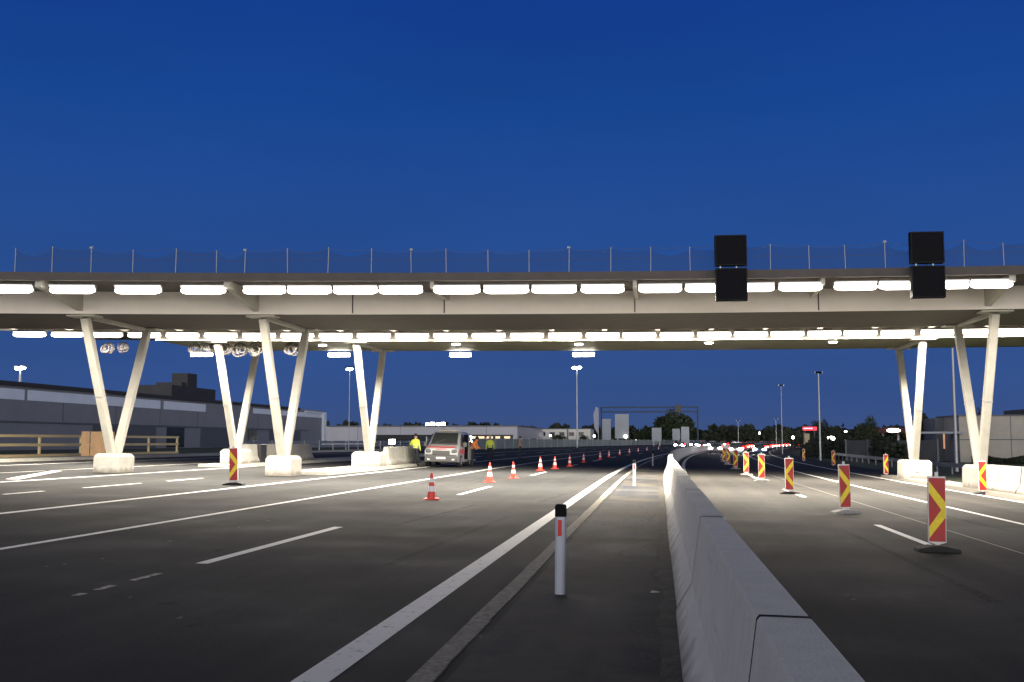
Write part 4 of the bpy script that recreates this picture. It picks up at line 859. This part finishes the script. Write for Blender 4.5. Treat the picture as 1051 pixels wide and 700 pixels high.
def hedge(P0, P1, h, w_, label, n, s=.14, kind=None, name='hedge', mm=None):
    rng = random.Random(int(P0[0])); d = Vector((P1[0] - P0[0], P1[1] - P0[1], 0)); L_ = d.length; d.normalize(); nn = Vector((-d.y, d.x, 0)); s_ = MB()
    ph = rng.uniform(0, 6)
    for _ in range(n):
        t_ = rng.random() * L_; hh = h * (.75 + .18 * math.sin(t_ * .5 + ph) + .12 * math.sin(t_ * 1.7)); z = abs(rng.random()) * hh; o_ = rng.uniform(-1, 1) * w_ / 2 * (1 - .3 * z / h)
        c = d * t_ + nn * o_ + Vector((0, 0, z)); a = Vector((rng.uniform(-1, 1), rng.uniform(-1, 1), rng.uniform(-1, 1))).normalized(); b = a.cross(Vector((rng.random(), rng.random(), rng.random() - .5))).normalized(); k = s * rng.uniform(.6, 1.5)
        s_.add([c - a * k, c - b * k * .7, c + a * k, c + b * k * .7], [(0, 1, 2, 3)])
    o = s_.build(name, mm or M_leafd); o.location = (P0[0], P0[1], gz(P0[0])); tag(o, label, name.replace('_', ' '), kind=kind); return o
hedge((19.5, 150), (23, 112), 2.6, 2.5, 'dense dark hedge behind the guardrail right of the red sign', 9000, .2)
hedge((-60, 400), (130, 470), 7, 14, 'far dark wood along the horizon', 9000, 1.1, 'stuff', 'wood'); hedge((120, 420), (420, 330), 9, 14, 'far dark wood along the horizon on the right', 9000, 1.3, 'stuff', 'wood')
hedge((-300, 420), (-60, 400), 8, 14, 'far dark wood along the horizon on the left', 8000, 1.3, 'stuff', 'wood')
hedge((30, 112), (46, 108), 1.0, 1.5, 'strip of low dark bushes at the foot of the concrete shed', 3500, .14, name='low_hedge')

# ------------------------------------------------------------------ right side
guardrail(17.3, 62, 168, 'grey guardrail with pale posts along the right road edge', h=.7, mm=mat('weathered_rail', (.2, .21, .22), .6, metal=.3))
nw = thing('noise_wall', 'long dark grey noise wall behind the right guardrail', 'wall', (24.5, 120, gz(24.5))); a, b = onY(868, 452, 120), onY(962, 452, 112)
MB().hexa([(a.x - 24.5, 0, -.1), (b.x - 24.5, -8, -.1), (b.x - 24.5, -7.8, -.1), (a.x - 24.5, .2, -.1), (a.x - 24.5, 0, a.z - gz(25)), (b.x - 24.5, -8, b.z - gz(25)), (b.x - 24.5, -7.8, b.z - gz(25)), (a.x - 24.5, .2, a.z - gz(25))]).build('panel', mat('noise_panel', (.07, .075, .08), .8, var=.2, scale=.8), nw)
for k in range(5): MB().beam((a.x - 24.5 + (b.x - a.x) * k / 4, -8 * k / 4 - .06, 0), (a.x - 24.5 + (b.x - a.x) * k / 4, -8 * k / 4 - .06, a.z - gz(25) + .1), .16, .16).build('post', M_wallB, nw)
Yr = 118; a = onY(984, 427, Yr); z0 = gz(30); sh = thing('shed', 'pale concrete-panel shed at the right picture edge', 'building', (a.x, Yr, z0)); H_ = a.z - z0
MB().box(0, 26, 0, 9, 0, H_).build('wall', M_wallR, sh); MB().box(-.15, 26, -.15, 9, H_, H_ + .12).build('roof', M_wallB, sh)
b = onY(959.5, 429, Yr + 6); MB().box(b.x - a.x, -.002, 6, 18, 0, b.z - z0).build('side_wing', M_wallB, sh)
MB().box(-4.2, .3, -.6, 3, H_ * .62, H_ * .62 + .2).build('canopy', M_silo, sh)
MB().box(.0, 26, -.03, -.002, H_ * .48, H_ * .5).box(5, 5.05, -.03, -.002, 0, H_).build('panel_joint', M_wallB, sh)
c_ = onY(971.5, 449, Yr + 6); MB().box(c_.x - a.x - .35, c_.x - a.x + .45, 5.9, 5.99, c_.z - z0 - 1.2, c_.z - z0 + .5).build('lit_window', mat('dim_window', (1, .6, .3), .5, emit=.5, ecol=(1, .5, .3)), sh)
MB().box(10, 26, 10, 19, H_ - 1, H_ + 1.0).box(13, 18, 11, 18, H_ + 1.0, H_ + 1.5).build('rear_roof', M_roofd, sh)
# red illuminated sign
Ym = 190; a, b = onY(824, 438, Ym), onY(838.5, 441.8, Ym); z0 = gz(a.x); t = thing('red_sign', 'wide glowing red sign on posts left of the tall lamp pole', 'sign', (a.x, Ym, z0)); w_ = b.x - a.x
MB().box(0, w_, 0, .3, b.z - z0, a.z - z0).build('lit_box', M_neon, t)
s_ = MB(); rng = random.Random(3); x = .15
while x < w_ * .7: ww = rng.uniform(.12, .25); s_.box(x, x + ww, -.03, -.002, b.z - z0 + .25, a.z - z0 - .2); x += ww + .12
s_.build('lit_lettering', M_neon2, t); MB().box(.3, .5, .05, .25, 0, b.z - z0).box(w_ - .5, w_ - .3, .05, .25, 0, b.z - z0).build('post', M_dark, t)
a, b = onY(826, 445, Ym - 4), onY(831, 454, Ym - 4); t = thing('kiosk', 'small dim yellowish kiosk under the red sign', 'kiosk', (a.x, Ym - 4, gz(a.x))); MB().box(0, b.x - a.x, 0, 1.5, 0, a.z - gz(a.x)).build('wall', mat('kiosk_wall', (.4, .34, .22), .8, var=.1, scale=2), t); MB().box(-.1, b.x - a.x + .1, -.1, 1.6, a.z - gz(a.x), a.z - gz(a.x) + .1).build('roof', M_roofd, t)
Ym = 170; p = onY(852.5, 450, Ym); t = thing('work_light', 'bright white work light glaring right of the tall lamp pole', 'floodlight', (p.x, Ym, gz(p.x))); hh = p.z - gz(p.x); MB().beam((0, 0, 0), (0, 0, hh), .1, .1).build('stand', M_dark, t); MB().sphere((0, -.1, hh), .55, sc_=(1.1, .6, .6)).build('lamp_glass', M_flood, t)
Ym = 190; a, b = onY(909, 439, Ym), onY(925, 444, Ym); z0 = gz(a.x); t = thing('fuel_station', 'lit white canopy edge of a fuel station left of the right rear legs', 'fuel station', (a.x, Ym, z0)); w_ = b.x - a.x
MB().box(-2, w_ + 2, 0, 8, b.z - z0, a.z - z0).build('canopy', mat('canopy_dark_red', (.06, .012, .012), .7), t); MB().sphere((w_ * .5, -.1, (a.z + b.z) / 2 - z0 - .05), .35, sc_=(3.2, .3, 1)).build('lit_strip', mat('canopy_light', (1, .9, .8), .4, emit=9, ecol=(1, .85, .75)), t)
for f in (0, w_): MB().box(f, f + .3, 3, 3.3, 0, b.z - z0).build('column', M_wallD, t)
p = onY(917, 452, Ym - 4); MB().box(p.x - a.x - .5, p.x - a.x + .5, -.3, -.1, p.z - z0 - .25, p.z - z0 + .25).build('price_light', M_neon, t)

# ------------------------------------------------------------------ traffic
def car_proto(mm, suv):
    t = thing('car', '', 'car'); H = 1.62 if suv else 1.45
    def ring(y, zb, zs, w_): return [(-w_, y, zb), (-w_ - .03, y, (zb + zs) / 2), (-w_ + .04, y, zs), (w_ - .04, y, zs), (w_ + .03, y, (zb + zs) / 2), (w_, y, zb)]
    MB().loft([ring(-2.2, .35, .62, .7), ring(-2.1, .22, .75, .83), ring(-1.1, .2, .9, .87), ring(1.5, .2, .96, .87), ring(2.1, .25, .93, .82), ring(2.22, .35, .8, .75)]).build('body', mm, t, smooth=True)
    MB().loft([[(-.8, -1.15, .88), (.8, -1.15, .88), (.82, 1.95, .93), (-.82, 1.95, .93)], [(-.62, -.35, H - .04), (.62, -.35, H - .04), (.63, 1.45, H - .04), (-.63, 1.45, H - .04)]]).build('windows', M_glass, t)
    MB().box(-.63, .63, -.4, 1.4, H - .04, H).build('roof', mm, t, bevel=.02)
    for sx in (-1, 1):
        for yy in (-1.35, 1.35): MB().tube((sx * .88, yy, .31), (sx * .66, yy, .31), .31, n=16).build('wheel', M_rub, t)
        MB().sphere((sx * .62, -2.12, .7), .2, sc_=(1.3, .5, .8)).build('headlight', M_head, t); MB().sphere((sx * .68, 2.14, .85), .22, sc_=(1.1, .5, .9)).build('taillight', M_tail, t)
    return t
protos = [car_proto(M_car['grey'], 0), car_proto(M_car['white'], 1), car_proto(M_car['blue'], 0), car_proto(M_car['red'], 1)]
fresh = [True] * 4
def put_car(k, X, Y, face, label, group):
    rz = -math.atan(doff(Y)) + (0 if face else math.pi)
    if fresh[k]: fresh[k] = False; o = protos[k]; o.location = road(X, Y, .005); o.rotation_euler = (0, 0, rz); o['label'] = label; o['group'] = group
    else: dup(protos[k], road(X, Y, .005), rz, label, group)
put_car(1, 6.2, 150, True, 'white car with glaring headlights behind the farthest lane beacons', 'cars facing the camera on the right carriageway')
put_car(0, 3.4, 158, True, 'grey car with headlights on, left of the glaring white car', 'cars facing the camera on the right carriageway')
put_car(2, 9.4, 157, True, 'dark blue car with headlights on, right of the glaring white car', 'cars facing the camera on the right carriageway')
put_car(3, 6.3, 166, True, 'red car with headlights on, right behind the glaring white car', 'cars facing the camera on the right carriageway')
random.seed(12); Y = 176; i = 0
while Y < 420:
    for X in ((6.2, 9.5) if Y > 185 else (9.5,)):
        put_car(i % 4, X + random.uniform(-.3, .3), Y + random.uniform(-2, 2), False, ('tail-lit car nearest the camera in the far queue' if i == 0 else ['grey', 'white', 'blue', 'red'][i % 4] + ' car queueing away with red tail lights, far down the right carriageway'), 'cars queueing with red tail lights'); i += 1
    Y += random.uniform(10, 15)
Y = 235
while Y < 430:
    for X in (-4.2, -7.6): put_car(i % 4, X + random.uniform(-.4, .4), Y + random.uniform(-5, 5), True, ['grey', 'white', 'blue', 'red'][i % 4] + ' oncoming car with white headlights, far down the left carriageway', 'oncoming cars with headlights on'); i += 1
    Y += random.uniform(22, 34)
